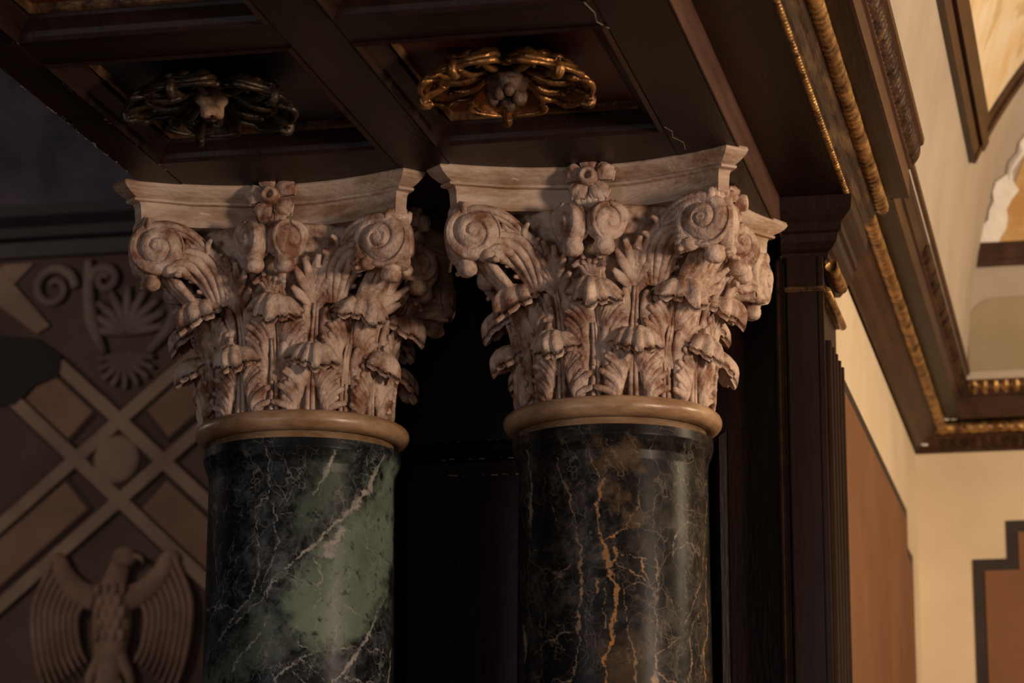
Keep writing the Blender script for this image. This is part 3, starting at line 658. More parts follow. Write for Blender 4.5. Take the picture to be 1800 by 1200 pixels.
# chipped paint along the outer edges
fl = MB()
spots = [(random.choice((-1.5145, -1.5145, -1.5145, -1.4525, -1.4525, -1.4215)), random.uniform(3.5, 4.12)) for _ in range(20)]
for x0, y0 in spots:
    for k in range(random.randint(2, 9)):
        y = y0 + random.gauss(0, 0.018); x = x0 + abs(random.gauss(0, 0.0022)); z = 0.028 if x0 > -1.43 else -0.0005
        s = random.uniform(0.0003, 0.0011); l = s * random.uniform(1.5, 7)
        fl.add([(x - s, y - l, z), (x + s, y - l * 0.7, z), (x + s * 0.5, y + l, z), (x, y, z - s * 0.5)], [(0, 1, 3), (1, 2, 3), (2, 0, 3)])
fk = obj('paint_chips', fl.mesh('paint_chips'), 'chip', ceil); fk['kind'] = 'stuff'
for pts in ([(-0.640, 3.615, 0.0), (-0.652, 3.585, 0.0), (-0.648, 3.55, 0.0), (-0.655, 3.50, 0.0)], [(-0.638, 4.075, 0), (-0.630, 4.10, 0), (-0.634, 4.13, 0), (-0.622, 4.16, 0), (-0.625, 4.20, 0)]):
    obj('crack', me('crack', *tube(pts, [0.0004] * len(pts), 5)), 'chip', ceil)

# gilt rosettes: a ring of curling leaves round a hanging boss
def rosette_leaf(seed, L=0.104, W=0.050):
    """cupped leaf with a thick rolled rim, three ribs and a curled tip"""
    r = np.random.default_rng(seed); mb = MB()
    zc = lambda v: -0.010 - 0.024 * math.sin(PI * 0.62 * v) - 0.014 * max(0, v - 0.7) / 0.3
    wd = lambda v: W * (0.16 + 0.84 * math.sin(PI * min(1, 0.06 + v * 0.60)) ** 0.9) * (1 if v < 0.78 else math.sqrt(max(0.0, 1 - ((v - 0.78) / 0.222) ** 2)))
    nv, nu = 22, 15; F = np.zeros((nv, nu, 3)); B = F.copy()
    for j in range(nv):
        v = j / (nv - 1)
        for i in range(nu):
            u = -1 + 2 * i / (nu - 1)
            F[j, i] = (u * wd(v), 0.022 + L * v, zc(v) + 0.013 * (1 - u * u) * math.sin(PI * min(1, v * 1.05)) + 0.003 * math.cos(10 * u)); B[j, i] = F[j, i] + (0, 0, 0.007)
    mb.add(*grid_solid(F, B))
    for sg in (-1, 1):
        P = []; R_ = []
        for t in np.linspace(0, 1, 30):
            lob = 1 + 0.14 * abs(math.sin(PI * 3 * t)) * (t > 0.15)
            P.append((sg * wd(t) * lob, 0.022 + L * t, zc(t) - 0.004 - 0.006 * math.sin(PI * t))); R_.append((0.0036 + 0.0026 * abs(math.sin(PI * 3 * t))) * (1 - 0.2 * t))
        mb.add(*tube(P, R_, 8))
        P = [(sg * 0.006, 0.030, zc(0.1) - 0.004), (sg * 0.016, 0.055, zc(0.3) + 0.004), (sg * 0.028, 0.078, zc(0.55) + 0.002), (sg * 0.024, 0.094, zc(0.7) - 0.006), (sg * 0.014, 0.088, zc(0.7) - 0.010)]
        mb.add(*tube(P, [0.004, 0.005, 0.005, 0.0045, 0.003], 8, smooth_pts=20))
    mb.add(*tube([(0, 0.024, -0.012), (0, 0.06, zc(0.4) + 0.008), (0, 0.10, zc(0.8) + 0.0), (0, 0.128, zc(1) - 0.004), (0, 0.124, zc(1) - 0.016), (0, 0.112, zc(1) - 0.014)], [0.005, 0.005, 0.006, 0.008, 0.007, 0.003], 8, ref=(1, 0, 0), smooth_pts=24))
    return me('gilt_leaf', [tuple(np.add(p, r.normal(0, 0.0003, 3))) for p in mb.v], mb.f, True)
RL = [rosette_leaf(k) for k in range(3)]
def scroll(sg):
    P = [(sg * 0.012, 0.034, -0.028), (sg * 0.020, 0.062, -0.040), (sg * 0.036, 0.088, -0.036), (sg * 0.050, 0.098, -0.030), (sg * 0.058, 0.090, -0.030), (sg * 0.052, 0.080, -0.034), (sg * 0.046, 0.086, -0.038)]
    return me('gilt_scroll', *tube(P, [0.005, 0.006, 0.006, 0.0055, 0.005, 0.0045, 0.004], 8, smooth_pts=26), True)
SC = [scroll(1), scroll(-1)]
def boss(n=0):
    mb = MB(); mb.add(*sphere((0, 0, -0.038), 0.029, 24, 14, 0.10, 7, (1, 1, 0.95)))
    mb.add(*tube([(0.026 * math.cos(t), 0.026 * math.sin(t), -0.036) for t in np.linspace(0, 2 * PI, 24)], [0.006] * 24, 7))
    for k in range(9):
        a = 2 * PI * k / 9 + n; mb.add(*sphere((0.021 * math.cos(a), 0.021 * math.sin(a), -0.062 + 0.006 * math.sin(3 * a)), 0.0085, 8, 6, 0.1, 3, (1, 1, 1.3)))
    mb.add(*sphere((0, 0, -0.068), 0.010, 8, 6))
    return mb.mesh('boss', True)
def stub():
    n = 16; v = []; f = []
    for r, z in ((0.026, -0.02), (0.024, -0.038), (0.0175, -0.044), (0.017, -0.058), (0.0145, -0.062), (0.001, -0.060)):
        for i in range(n): a = 2 * PI * i / n; q = 1 + 0.06 * math.sin(5 * a + z * 200); v.append((r * q * math.cos(a), r * q * math.sin(a), z + 0.002 * math.sin(3 * a)))
    for k in range(5):
        for i in range(n): f.append((k * n + i, k * n + (i + 1) % n, (k + 1) * n + (i + 1) % n, (k + 1) * n + i))
    return me('boss', v, f, True)
def rosette(cx, cy, m, bm, mesh, label, rot, sc=1.0):
    e = empty('gilt_rosette', (cx, cy, 2.920), rot); tag(e, label, 'rosette', 'carved rosettes in the ceiling coffers'); e.scale = (sc, sc * 1.02, sc)
    for k in range(5):
        obj('gilt_leaf', RL[k % 3], None, e, RZ(k * PI * 0.4))
        for q in range(2): obj('gilt_scroll', SC[q], None, e, RZ((k + 0.5) * PI * 0.4))
    obj('boss', mesh, bm, e)
    for o in e.children:
        if o.name.startswith('gilt'):
            if not o.data.materials: o.data.materials.append(None)
            o.material_slots[0].link = 'OBJECT'; o.material_slots[0].material = M[m]
rosette(-0.826, 3.815, 'rosette_gilt', 'walnut_boss', boss(), 'gilded leafy rosette on the red coffer panel above the black marble column', 0.2)
rosette(-1.272, 3.825, 'rosette_shaded', 'bare_wood', stub(), 'rosette coloured as if in shade with a broken pale wood boss on the dark blue coffer panel', 0.45)

# ------------------------------------------------------------------ jamb behind the columns (panelled wood) and pilaster
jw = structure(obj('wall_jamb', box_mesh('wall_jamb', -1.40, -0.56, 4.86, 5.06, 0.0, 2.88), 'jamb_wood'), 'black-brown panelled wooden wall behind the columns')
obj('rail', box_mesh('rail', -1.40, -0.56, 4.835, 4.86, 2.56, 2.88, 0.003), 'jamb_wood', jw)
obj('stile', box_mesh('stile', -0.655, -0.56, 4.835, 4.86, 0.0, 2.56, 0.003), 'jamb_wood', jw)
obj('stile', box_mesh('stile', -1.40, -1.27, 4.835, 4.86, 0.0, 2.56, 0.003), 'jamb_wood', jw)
for nm, a in (('panel_moulding', [(0.0, 0.0), (0.012, -0.010), (0.020, -0.004), (0.030, 0.012), (0.034, 0.022)]),):
    v = []; f = []
    x0, x1, z0, z1 = -1.27, -0.655, 0.30, 2.56
    for o, y in a: v += [(x0 + o, 4.838 + y, z0 + o), (x1 - o, 4.838 + y, z0 + o), (x1 - o, 4.838 + y, z1 - o), (x0 + o, 4.838 + y, z1 - o)]
    for k in range(len(a) - 1):
        for i in range(4): f.append((k * 4 + i, k * 4 + (i + 1) % 4, (k + 1) * 4 + (i + 1) % 4, (k + 1) * 4 + i))
    obj(nm, me(nm, v, f), 'jamb_wood', jw)
obj('panel', box_mesh('panel', -1.21, -0.715, 4.847, 4.862, 0.36, 2.495, 0.004), 'jamb_wood', jw)
ch = MB()
for k in range(34):
    z = random.choice([2.56, 2.548, 2.528, 2.50, 2.50]) + random.uniform(-0.001, 0.001); x = random.uniform(-1.18, -0.90); s = random.uniform(0.0003, 0.0010); l = s * random.uniform(1, 7)
    y = 4.834 if z > 2.555 else (4.826 if z > 2.54 else (4.838 if z > 2.51 else 4.846))
    ch.add([(x - l, y, z - s), (x + l, y, z - s), (x + l, y, z + s), (x - l, y, z + s), (x, y - s, z)], [(0, 1, 4), (1, 2, 4), (2, 3, 4), (3, 0, 4)])
o = obj('paint_chips', ch.mesh('paint_chips'), 'chip', jw); o['kind'] = 'stuff'

pil = tag(empty('wooden_pilaster', (-0.505, 4.9, 0)), 'dark wooden pilaster with a reeded side and moulded cap right of the black column', 'pilaster')
def pbox(nm, x0, x1, y0, y1, z0, z1, m='pilaster_wood', bev=0.003, par=None): return obj(nm, box_mesh(nm, x0 + 0.505, x1 + 0.505, y0 - 4.9, y1 - 4.9, z0, z1, bev), m, par or pil)
pbox('shaft', -0.536, -0.480, 4.752, 5.05, 0.0, 2.845)
pbox('edge_strip', -0.556, -0.540, 4.768, 4.86, 0.0, 2.845, 'lit_worn_wood', bev=0.004)
for k in range(5):
    y = 4.785 + k * 0.055
    obj('reed', me('reed', *tube([(0.0255, y - 4.9, 0.15), (0.0255, y - 4.9, 2.70)], [0.017, 0.017], 12, ref=(0, 1, 0), flat=0.42), True), 'pilaster_wood', pil)
pbox('side_edge', -0.482, -0.472, 4.752, 4.768, 0.0, 2.845, bev=0.002)
pbox('neck_bead', -0.540, -0.470, 4.745, 5.05, 2.780, 2.789, 'dull_gilt')
def cap_ring():
    prof = [(0.004, 2.838), (0.010, 2.845), (0.011, 2.853), (0.018, 2.858), (0.027, 2.870), (0.030, 2.884), (0.036, 2.888), (0.037, 2.902), (0.046, 2.911), (0.055, 2.922), (0.057, 2.946), (0.0, 2.946)]
    v = []; f = []
    x0, x1, y0, y1 = -0.536, -0.474, 4.775, 5.02
    for o, z in prof:
        v += [(x0 + 0.505 - 0.008, y0 - o * 0.75 - 4.9, z), (x1 + o + 0.505, y0 - o * 0.75 - 4.9, z), (x1 + o + 0.505, y1 + 0.02 - 4.9, z), (x0 + 0.505 - 0.008, y1 + 0.02 - 4.9, z)]
    n = len(prof)
    for k in range(n - 1):
        for i in range(4): f.append((k * 4 + i, k * 4 + (i + 1) % 4, (k + 1) * 4 + (i + 1) % 4, (k + 1) * 4 + i))
    f.append((3, 2, 1, 0)); f.append(tuple((n - 1) * 4 + i for i in range(4)))
    return me('cap_moulding', v, f)
obj('cap_moulding', cap_ring(), 'pilaster_wood', pil)
# ------------------------------------------------------------------ entablature and cornice on the room side (trim_1 over the opening, trim_2 beyond the pilaster, trim_3 on the far wall)
BEAD = me('bead', *sphere((0, 0, 0), 0.0058, 10, 7, 0, 1, (1, 1.15, 1)), True)
def carved_leaf():
    nv, nu = 9, 7; F = np.zeros((nv, nu, 3)); B = F.copy()
    for j in range(nv):
        v = j / (nv - 1)
        for i in range(nu):
            u = -1 + 2 * i / (nu - 1); wd = 0.013 * math.sin(PI * (0.18 + 0.74 * v)) * (1 - 0.2 * abs(math.cos(PI * 3 * v)))
            F[j, i] = (0.003 + 0.006 * math.sin(PI * v) - 0.005 * u * u + 0.002 * math.exp(-(u / 0.25) ** 2), u * wd, -0.022 + 0.044 * v); B[j, i] = F[j, i] - (0.010, 0, 0)
    return me('carved_leaf', *grid_solid(F, B), True)
CLEAF = carved_leaf(); CLEAF_G = CLEAF.copy(); CLEAF_D = CLEAF.copy()
def rope(y0, y1, R, pitch):
    n = 14; L = int((y1 - y0) / pitch * 9); v = []; f = []
    for k in range(L + 1):
        y = y0 + (y1 - y0) * k / L
        for i in range(n):
            a = 2 * PI * i / n
            r = R * (0.84 + 0.22 * abs(math.sin(PI * y / pitch + a)) ** 0.7 + 0.03 * math.sin(37 * y + 2 * a))
            v.append((r * math.cos(a), y, r * math.sin(a)))
    for k in range(L):
        for i in range(n): f.append((k * n + i, k * n + (i + 1) % n, (k + 1) * n + (i + 1) % n, (k + 1) * n + i))
    f.append(tuple(range(n))); f.append(tuple(L * n + i for i in range(n))[::-1])
    return me('rope_moulding', v, f, True)
def entablature(root, y0, y1, dx, beadx, near, leaf_range, bead_range, top_x, axis='y', mirror=None):
    """profile in (x outwards, z); axis 'y' runs along the wall"""
    P = lambda nm, prof, m: obj(nm, prism(nm, prof, 'y', y0, y1), m, root)
    zs = 2.947
    if near:
        P('fascia_step', [(-0.5440, 2.880), (-0.5415, 2.880), (-0.5415, zs), (-0.5440, zs)], 'lit_worn_wood')
        P('architrave_soffit', [(-0.560, zs), (beadx, zs), (beadx, zs + 0.02), (-0.560, zs + 0.02)], 'dark_wood')
    x = beadx
    rx = -0.391 + dx
    P('cove_moulding', [(x, zs), (x + 0.001, zs), (x + 0.003, zs + 0.009), (x + (rx - x) * 0.25, zs + 0.014), (x + (rx - x) * 0.45, zs + 0.026), (x + (rx - x) * 0.62, zs + 0.031), (rx - 0.004, zs + 0.046), (rx - 0.004, zs + 0.062), (x, zs + 0.062)], 'worn_cove' if near else 'frame_wood')
    ro = obj('rope_moulding', rope(y0, y1, 0.0135, 0.025), 'worn_gilt', root, TR(rx + 0.002, 0, 2.998))
    P('corona', [(x - 0.02, 3.008), (rx, 3.008), (rx + 0.004, 3.013), (rx + 0.052, 3.013), (rx + 0.052, 3.075), (x - 0.02, 3.075)], 'dark_wood')
    P('crown_fascia', [(rx + 0.048, 3.012), (rx + 0.0535, 3.012), (rx + 0.0535, 3.066), (rx + 0.059, 3.068), (rx + 0.059, 3.073), (rx + 0.048, 3.073)], 'lit_worn_wood' if near else 'frame_wood')
    P('crown_moulding', [(x - 0.02, 3.073), (rx + 0.057, 3.073), (rx + 0.060, 3.080), (rx + 0.070, 3.105), (rx + 0.082, 3.112), (rx + 0.084, 3.122), (x - 0.02, 3.122)], 'frame_wood')
    yy = leaf_range[0]
    while yy < leaf_range[1]:
        obj('carved_leaf', CLEAF, 'leaf_wood', root, TR(rx + 0.063, yy, 3.092) @ Matrix.Rotation(0.42, 4, 'Y')); yy += 0.026
    yy = bead_range[0]
    while yy < bead_range[1]:
        obj('bead', BEAD, 'worn_gilt', root, TR(beadx + 0.001, yy, zs + 0.003)); yy += 0.0145
obj('gilt_ovolo', rope(4.80, 4.97, 0.0115, 0.016), 'worn_gilt', pil, TR(0.505 - 0.462, -4.9, 2.838))
obj('gilt_neck_bead', me('gilt_neck_bead', *tube([(0.037, -0.125, 2.786), (0.037, 0.15, 2.786)], [0.0075, 0.0075], 12), True), 'worn_gilt', pil)
t1 = structure(empty('trim_1', (0, 0, 0)), 'dark entablature with gilt rope over the opening')
entablature(t1, 2.3, 5.02, 0.0, -0.428, True, (3.9, 5.02), (3.55, 4.80), -0.30)
t2 = structure(empty('trim_2', (0, 0, 0)), 'wooden cornice with gilt rope along the wall beyond the pilaster')
entablature(t2, 5.02, 7.2, -0.029, -0.484, False, (5.7, 7.02), (0, -1), -0.345)
t3 = structure(empty('trim_3', (-0.49, 7.2, 0), -PI / 2), 'wooden cornice with gilt rope across the far wall')
# local +x points to the room (-Y of the scene), local y runs along the wall
def far_cornice():
    zs = 2.947
    # sits in front of the far wall: profile x measured from the wall face
    P = lambda nm, prof, m, y0=-0.0, y1=3.2: obj(nm, prism(nm, prof, 'y', y0, y1), m, t3)
    P('cove_moulding', [(0, zs), (0.006, zs), (0.009, zs + 0.009), (0.022, zs + 0.014), (0.034, zs + 0.026), (0.046, zs + 0.031), (0.066, zs + 0.046), (0.066, zs + 0.062), (0, zs + 0.062)], 'frame_wood')
    obj('rope_moulding', rope(0.0, 3.2, 0.0135, 0.025), 'worn_gilt', t3, TR(0.072, 0, 2.998))
    P('corona', [(0, 3.008), (0.07, 3.008), (0.074, 3.013), (0.122, 3.013), (0.122, 3.075), (0, 3.075)], 'dark_wood')
    P('crown_fascia', [(0.118, 3.012), (0.1235, 3.012), (0.1235, 3.066), (0.129, 3.068), (0.129, 3.073), (0.118, 3.073)], 'frame_wood')
    P('crown_moulding', [(0, 3.073), (0.127, 3.073), (0.130, 3.080), (0.140, 3.105), (0.152, 3.112), (0.154, 3.122), (0, 3.122)], 'frame_wood')
    yy = 0.16
    while yy < 0.9:
        obj('carved_leaf', CLEAF_G, 'worn_gilt', t3, TR(0.133, yy, 3.092) @ Matrix.Rotation(0.42, 4, 'Y')); yy += 0.026
    yy = 0.08
    while yy < 0.9:
        obj('carved_leaf', CLEAF_D, 'leaf_wood', t3, TR(0.030, yy, 2.972) @ Matrix.Rotation(0.9, 4, 'Y')); yy += 0.026
far_cornice()

# ------------------------------------------------------------------ walls of the room beyond the pilaster
XW, YF = -0.49, 7.20
wl = structure(obj('wall_left', box_mesh('wall_left', -0.90, XW, 5.06, YF + 0.3, 0.0, 3.12), 'cream_plaster'), 'cream plaster wall beyond the pilaster')
wf = structure(obj('wall_far', box_mesh('wall_far', XW, 3.2, YF, YF + 0.3, 0.0, 3.12), 'cream_plaster'), 'cream plaster far wall')
def poly_prism(name, pts, fn, lo, hi, m, parent):
    n = len(pts); v = [fn(a, b, hi) for a, b in pts] + [fn(a, b, lo) for a, b in pts]
    f = [tuple(range(n)), tuple(range(n, 2 * n))[::-1]] + [(i, n + i, n + (i + 1) % n, (i + 1) % n) for i in range(n)]
    return obj(name, me(name, v, f), m, parent)
onL = lambda a, b, h: (XW + h, a, b)
onF = lambda a, b, h: (a, YF - h, b)
bw = 0.030
outer = [(5.09, 2.735), (6.79, 2.735), (6.79, 2.645), (6.94, 2.645), (6.94, 0.9), (5.09, 0.9)]
inner = [(5.09 + bw, 2.735 - bw), (6.79 - bw * 2, 2.735 - bw), (6.79 - bw * 2, 2.645 - bw), (6.94 - bw * 2, 2.645 - bw), (6.94 - bw * 2, 0.9 + bw), (5.09 + bw, 0.9 + bw)]
poly_prism('panel_border', outer, onL, -0.002, 0.003, 'dark_border', wl)
poly_prism('painted_panel', inner, onL, -0.002, 0.006, 'brown_plaster', wl)
outer = [(-0.356, 2.672), (-0.270, 2.672), (-0.270, 2.768), (1.60, 2.768), (1.60, 2.672), (1.69, 2.672), (1.69, 0.9), (-0.356, 0.9)]
inner = [(-0.356 + bw, 2.672 - bw), (-0.270 + bw, 2.672 - bw), (-0.270 + bw, 2.768 - bw), (1.60 - bw, 2.768 - bw), (1.60 - bw, 2.672 - bw), (1.69 - bw, 2.672 - bw), (1.69 - bw, 0.9 + bw), (-0.356 + bw, 0.9 + bw)]
poly_prism('panel_border', outer, onF, -0.002, 0.003, 'dark_border', wf)
poly_prism('painted_panel', inner, onF, -0.002, 0.006, 'brown_plaster', wf)

# ------------------------------------------------------------------ vault above the cornice: two curved webs meeting in a groin
X0, Y0, Z0 = -0.345, 7.03, 3.10
g = lambda s: 0.05 * s + 0.28 * s * s
gp = lambda s: 0.05 + 0.56 * s
def onA(y, s, h):
    l = math.hypot(1, gp(s)); return (X0 + g(s) + h / l, y, Z0 + s - h * gp(s) / l)
def onB(x, s, h):
    l = math.hypot(1, gp(s)); return (x, Y0 - g(s) - h / l, Z0 + s - h * gp(s) / l)
def sheet(name, fn, rows, cols, h, m, parent=None):
    """rows: s values, cols(s) -> list of positions"""
    v = []; f = []; n = None
    for s in rows:
        c = cols(s); n = len(c)
        for a in c: v.append(fn(a, s, h))
    k = len(rows)
    for s in rows:
        for a in cols(s): v.append(fn(a, s, h - 0.03 if parent is None else -0.004))
    for j in range(k - 1):
        for i in range(n - 1):
            q = j * n + i; f.append((q, q + 1, q + n + 1, q + n)); o = k * n; f.append((o + q, o + q + n, o + q + n + 1, o + q + 1))
    rim = [j * n for j in range(k)] + [(k - 1) * n + i for i in range(1, n)] + [j * n + n - 1 for j in range(k - 2, -1, -1)] + [i for i in range(n - 2, 0, -1)]
    for q in range(len(rim)):
        a, b = rim[q], rim[(q + 1) % len(rim)]; f.append((a, b, k * n + b, k * n + a))
    return obj(name, me(name, v, f), m, parent)
rows = list(np.linspace(0, 1.5, 61))
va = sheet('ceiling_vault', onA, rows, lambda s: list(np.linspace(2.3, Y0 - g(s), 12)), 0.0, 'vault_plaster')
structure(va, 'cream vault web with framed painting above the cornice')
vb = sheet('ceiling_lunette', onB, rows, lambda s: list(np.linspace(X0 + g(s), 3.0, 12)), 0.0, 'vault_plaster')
structure(vb, 'cream vault web above the far wall')
diag = lambda s: 6.35 + (s - 0.36) * 1.245
obj_p = sheet('vault_painting', onA, list(np.linspace(0.46, 1.3, 16)), lambda s: list(np.linspace(3.0, diag(s) - 0.05, 10)), 0.003, 'vault_painting', va)
for a, b, h in ((0.365, 0.400, 0.016), (0.400, 0.412, 0.007), (0.412, 0.448, 0.022), (0.448, 0.460, 0.009), (0.460, 0.488, 0.014)):
    sheet('frame_moulding', onA, [a, b], lambda s: list(np.linspace(3.0, diag(s) - 0.0, 12)), h, 'frame_wood', va)
for d0, d1, h in ((-0.095, -0.055, 0.012), (-0.055, -0.02, 0.02), (-0.02, 0.012, 0.012)):
    sheet('frame_moulding', onA, list(np.linspace(0.37, 1.3, 14)), lambda s: [diag(s) + d0, diag(s) + d1], h, 'frame_wood', va)
# second painting on the far web, its left edge eaten by bare white plaster
le = lambda s: np.interp(s, [0.28, 0.38, 0.51, 0.62, 0.8, 1.2], [-0.300, -0.275, -0.222, -0.160, -0.02, 0.30])
sheet('vault_painting', onB, list(np.linspace(0.335, 1.2, 14)), lambda s: list(np.linspace(le(s) + 0.03, 1.4, 12)), 0.003, 'ochre_painting', vb)
sheet('bare_plaster', onB, list(np.linspace(0.325, 1.2, 40)), lambda s: [le(s) - 0.012 * math.sin(37 * s) * math.sin(90 * s) - 0.012 + 0.02 * (s > 0.5), le(s) + 0.02 + 0.012 * math.sin(55 * s + 1) - 0.012 * (s > 0.45), le(s) + (0.040 if s < 0.46 else 0.022) + 0.008 * math.sin(71 * s)], 0.006, 'white_plaster', vb)
for a, b, h in ((0.278, 0.298, 0.012), (0.298, 0.322, 0.02), (0.322, 0.338, 0.01)):
    sheet('frame_moulding', onB, [a, b], lambda s: list(np.linspace(-0.305, 1.4, 12)), h, 'frame_wood', vb)
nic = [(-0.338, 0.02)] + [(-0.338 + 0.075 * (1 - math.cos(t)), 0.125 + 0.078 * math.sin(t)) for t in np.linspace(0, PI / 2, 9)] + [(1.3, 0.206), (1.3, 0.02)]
poly_prism('shade_panel', nic[::-1], onB, -0.01, 0.003, 'vault_shade', vb)  # flat patch with the rounded shade painted in
cr = structure(obj('ceiling_room', box_mesh('ceiling_room', 0.30, 4.0, -2.5, 6.4, 4.6, 4.7), 'vault_plaster'), 'plain room ceiling')
fl = structure(obj('floor', box_mesh('floor', -7.5, 4.0, -2.5, 9.0, -0.1, 0.0), 'floor_tile'), 'dark floor')

# ------------------------------------------------------------------ frescoed wall of the next room, seen left of the columns
YL = 8.0
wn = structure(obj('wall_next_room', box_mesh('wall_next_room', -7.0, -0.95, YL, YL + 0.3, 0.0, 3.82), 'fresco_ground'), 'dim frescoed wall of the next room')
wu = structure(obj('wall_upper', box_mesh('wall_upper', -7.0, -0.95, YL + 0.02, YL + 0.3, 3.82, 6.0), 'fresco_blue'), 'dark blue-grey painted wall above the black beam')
tb = structure(obj('trim_4', prism('trim_4', [(YL + 0.1, 3.815), (YL - 0.03, 3.815), (YL - 0.035, 3.86), (YL - 0.06, 3.87), (YL - 0.06, 3.90), (YL - 0.09, 3.93), (YL - 0.09, 3.965), (YL + 0.1, 3.965)], 'x', -7.0, -0.95), 'beam_black'), 'black beam across the frescoed wall')
onW = lambda a, b, h: (a, YL - h, b)
CX, CZ = -2.929, 3.174
lat = empty('strapwork_cross', (CX, YL, CZ)); tag(lat, 'pale diagonal strapwork cross with a roundel on the frescoed wall', 'relief')
e1 = np.array((0.768, 0.640)); e2 = np.array((-0.738, 0.675))
def bar(p, d, a, b, wd, h, m, nm, par):
    d = np.array(d) / np.linalg.norm(d); q = np.array((-d[1], d[0])); p = np.array(p)
    pts = [p + d * a - q * wd, p + d * b - q * wd, p + d * b + q * wd, p + d * a + q * wd]
    return poly_prism(nm, [(x - CX, z - CZ) for x, z in pts], lambda a_, b_, hh: (a_, -hh, b_), -0.002, h, m, par)
for p, d, a, b, dh in (((-2.911, 3.305), e1, -1.2, 0.75, 0), ((-2.904, 3.060), e1, -1.2, 0.75, 0), ((-2.924, 3.293), -e2, -0.27, 0.9, 0.0015), ((-2.916, 3.049), -e2, -0.50, 0.9, 0.0015)):
    bar(p, d, a, b, 0.031, 0.003 + dh, 'fresco_line', 'dark_outline', lat)
    bar(p, d, a, b, 0.020, 0.014 + dh, 'fresco_bar', 'strap', lat)
for d, a, b in ((e1, 0.150, 0.46), (e1, -0.78, -0.150), (e2, 0.150, 0.37), (e2, -0.50, -0.150)):
    bar((CX, CZ), d, a, b, 0.066, 0.006, 'fresco_line', 'dark_outline', lat)
    bar((CX, CZ), d, a + 0.014, b - 0.014, 0.055, 0.010, 'fresco_panel', 'inset_panel', lat)
n = 36
poly_prism('dark_outline', [(0.090 * math.cos(2 * PI * i / n), 0.090 * math.sin(2 * PI * i / n)) for i in range(n)], lambda a, b, h: (a, -h, b), -0.002, 0.006, 'fresco_line', lat)
rd = lathe('roundel', [(0.074, 0.0), (0.074, 0.010), (0.068, 0.016), (0.055, 0.020), (0.001, 0.022)], 40)
obj('roundel', rd, 'fresco_bar', lat, Matrix.Rotation(PI / 2, 4, 'X'))
# eagle
eg = empty('eagle_relief', (-2.92, YL, 2.70)); tag(eg, 'pale relief of an eagle with raised wings below the roundel', 'relief')
def EP(x, z, h=0.02): return (x + 2.92, -h, z - 2.70)
mb = MB()
mb.add(*tube([EP(-2.93, 2.46), EP(-2.93, 2.55), EP(-2.925, 2.66), EP(-2.925, 2.75), EP(-2.918, 2.80), EP(-2.905, 2.845), EP(-2.895, 2.868)], [0.030, 0.045, 0.062, 0.060, 0.040, 0.034, 0.030], 16, ref=(0, 1, 0), flat=0.5, smooth_pts=30))
obj('body', mb.mesh('body', True), 'fresco_relief', eg)
mb = MB(); mb.add(*sphere(EP(-2.888, 2.872, 0.03), 0.034, 16, 10, 0, 1, (1.15, 0.6, 0.95)))
hd = obj('head', mb.mesh('head', True), 'fresco_relief', eg)
obj('beak', me('beak', *tube([EP(-2.862, 2.874, 0.03), EP(-2.838, 2.870, 0.03), EP(-2.828, 2.852, 0.03)], [0.013, 0.009, 0.002], 8, ref=(0, 1, 0), smooth_pts=8), True), 'fresco_relief', hd)
for sg in (-1, 1):
    for k in range(8):
        t = k / 7
        a = (-2.925 + sg * (0.07 + 0.12 * t), 2.765 + 0.105 * t ** 0.8); b = (-2.925 + sg * (0.11 + 0.135 * t), 2.70 + 0.03 * t); c = (-2.925 + sg * (0.10 + 0.13 * t), 2.61 - 0.04 * t); d = (-2.925 + sg * (0.075 + 0.12 * t), 2.56 - 0.09 * t)
        obj('feather', me('feather', *tube([EP(*a), EP(*b), EP(*c), EP(*d)], [0.010, 0.0115, 0.0105, 0.005], 8, ref=(0, 1, 0), flat=1.2, smooth_pts=16), True), 'fresco_relief', eg)
    obj('wing_bow', me('wing_bow', *tube([EP(-2.925 + sg * 0.05, 2.75), EP(-2.925 + sg * 0.10, 2.77), EP(-2.925 + sg * 0.15, 2.82), EP(-2.925 + sg * 0.175, 2.87), EP(-2.925 + sg * 0.205, 2.86)], [0.04, 0.04, 0.034, 0.026, 0.012], 10, ref=(0, 1, 0), flat=0.6, smooth_pts=20), True), 'fresco_relief', eg)
for row in range(5):
    for k in range(4 - row % 2):
        x = -2.925 + (k - (3 - row % 2) / 2) * 0.026; z = 2.775 - row * 0.034
        obj('breast_feather', me('breast_feather', *sphere(EP(x, z, 0.045), 0.017, 8, 6, 0, 1, (0.75, 0.5, 1.15)), True), 'fresco_relief', eg)
for sg in (-1, 1): obj('leg', me('leg', *tube([EP(-2.925 + sg * 0.03, 2.58), EP(-2.925 + sg * 0.06, 2.52), EP(-2.925 + sg * 0.07, 2.46)], [0.022, 0.018, 0.010], 8, ref=(0, 1, 0), smooth_pts=10), True), 'fresco_relief', eg)
for k in range(5):
    u = -2 + k
    obj('tail_feather', me('tail_feather', *tube([EP(-2.93 + 0.01 * u, 2.52), EP(-2.93 + 0.025 * u, 2.44), EP(-2.93 + 0.034 * u, 2.38)], [0.018, 0.02, 0.008], 8, ref=(0, 1, 0), flat=0.6, smooth_pts=10), True), 'fresco_relief', eg)
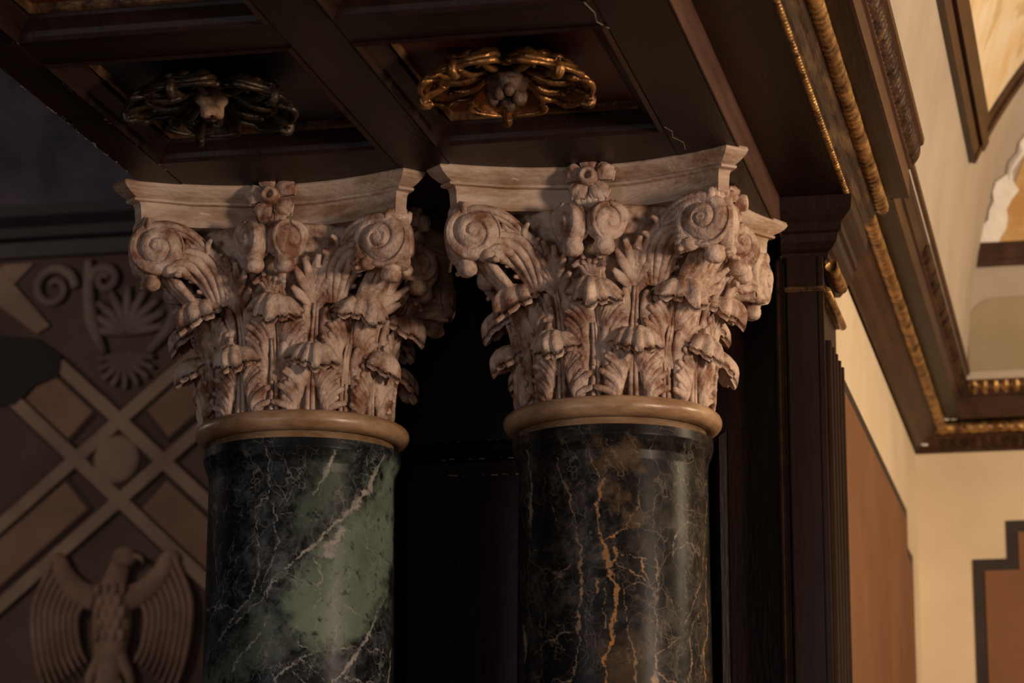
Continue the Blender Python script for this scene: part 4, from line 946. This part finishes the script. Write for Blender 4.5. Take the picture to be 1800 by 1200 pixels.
# scroll and palmette ornament under the beam
so = empty('scroll_ornament', (-2.93, YL, 3.62)); tag(so, 'faded scroll and palmette ornament under the black beam', 'relief')
def SP(x, z, h=0.012): return (x + 2.93, -h, z - 3.62)
def spiral(cx, cz, r, turns, sg, start):
    return [SP(cx + r * (1 - 0.75 * t) * math.cos(start + sg * 2 * PI * turns * t), cz + r * (1 - 0.75 * t) * math.sin(start + sg * 2 * PI * turns * t)) for t in np.linspace(0, 1, 14)]
for cx, cz, r, sg, st in ((-3.150, 3.715, 0.072, 1, 0.0), (-2.985, 3.735, 0.045, -1, PI), (-2.82, 3.735, 0.045, 1, 0), (-2.66, 3.71, 0.07, -1, PI)):
    P = spiral(cx, cz, r, 1.4, sg, st); obj('scroll', me('scroll', *tube(P, list(np.linspace(0.017, 0.010, 14)), 8, ref=(0, 1, 0), flat=0.7, smooth_pts=44), True), 'fresco_scroll', so)
for cx in (-3.04, -2.78): obj('stalk', me('stalk', *tube([SP(cx, 3.80), SP(cx + 0.004, 3.70), SP(cx + 0.02, 3.60), SP(cx + 0.06 * (1 if cx < -2.9 else -1), 3.50)], [0.014, 0.020, 0.024, 0.012], 8, ref=(0, 1, 0), flat=0.6, smooth_pts=16), True), 'fresco_scroll', so)
for k in range(9):
    a = math.radians(-80 + 20 * k); L = 0.15 - 0.03 * abs(k - 4) / 4
    for bx, bz, s, dr in ((-2.91, 3.56, 1.0, 1), (-2.91, 3.50, 0.75, -1)):
        P = [SP(bx, bz), SP(bx + s * L * 0.55 * math.sin(a), bz + dr * s * L * 0.6 * math.cos(a)), SP(bx + s * L * math.sin(a * 1.15), bz + dr * s * L * math.cos(a))]
        obj('palmette_leaf', me('palmette_leaf', *tube(P, [0.006, 0.016 * s, 0.010 * s], 8, ref=(0, 1, 0), flat=0.6, smooth_pts=10), True), 'fresco_scroll', so)
# black patch where the painting is lost, with a strap stub above it
bp = [(-3.31, 3.575), (-3.20, 3.56), (-3.115, 3.50), (-3.12, 3.44), (-3.20, 3.41), (-3.26, 3.355), (-3.45, 3.35), (-3.60, 3.45), (-3.5, 3.58)]
poly_prism('lost_patch', bp[::-1], onW, -0.002, 0.017, 'burnt_black', wn)
poly_prism('strap', [(-3.40, 3.80), (-3.34, 3.80), (-3.16, 3.60), (-3.20, 3.575), (-3.42, 3.74)][::-1], onW, -0.002, 0.012, 'fresco_bar', wn)
poly_prism('strap', [(-3.32, 3.80), (-3.22, 3.80), (-3.36, 3.66), (-3.42, 3.70)][::-1], onW, -0.002, 0.010, 'fresco_bar', wn)

cc = MB()
for x, y, z, r in ((-0.412, 7.085, 3.0135, 0.010), (-0.385, 7.09, 3.0135, 0.006), (-0.43, 7.08, 3.012, 0.006), (-0.463, 7.13, 2.958, 0.006)):
    v_, f_ = sphere((x, y, z), r, 7, 5, 0.35, 2, (1.3, 1.2, 0.5)); cc.add([tuple(np.add(p, rng.normal(0, r * 0.12, 3))) for p in v_], f_)
o = obj('plaster_chips', cc.mesh('plaster_chips'), 'white_plaster', t2); o['kind'] = 'stuff'
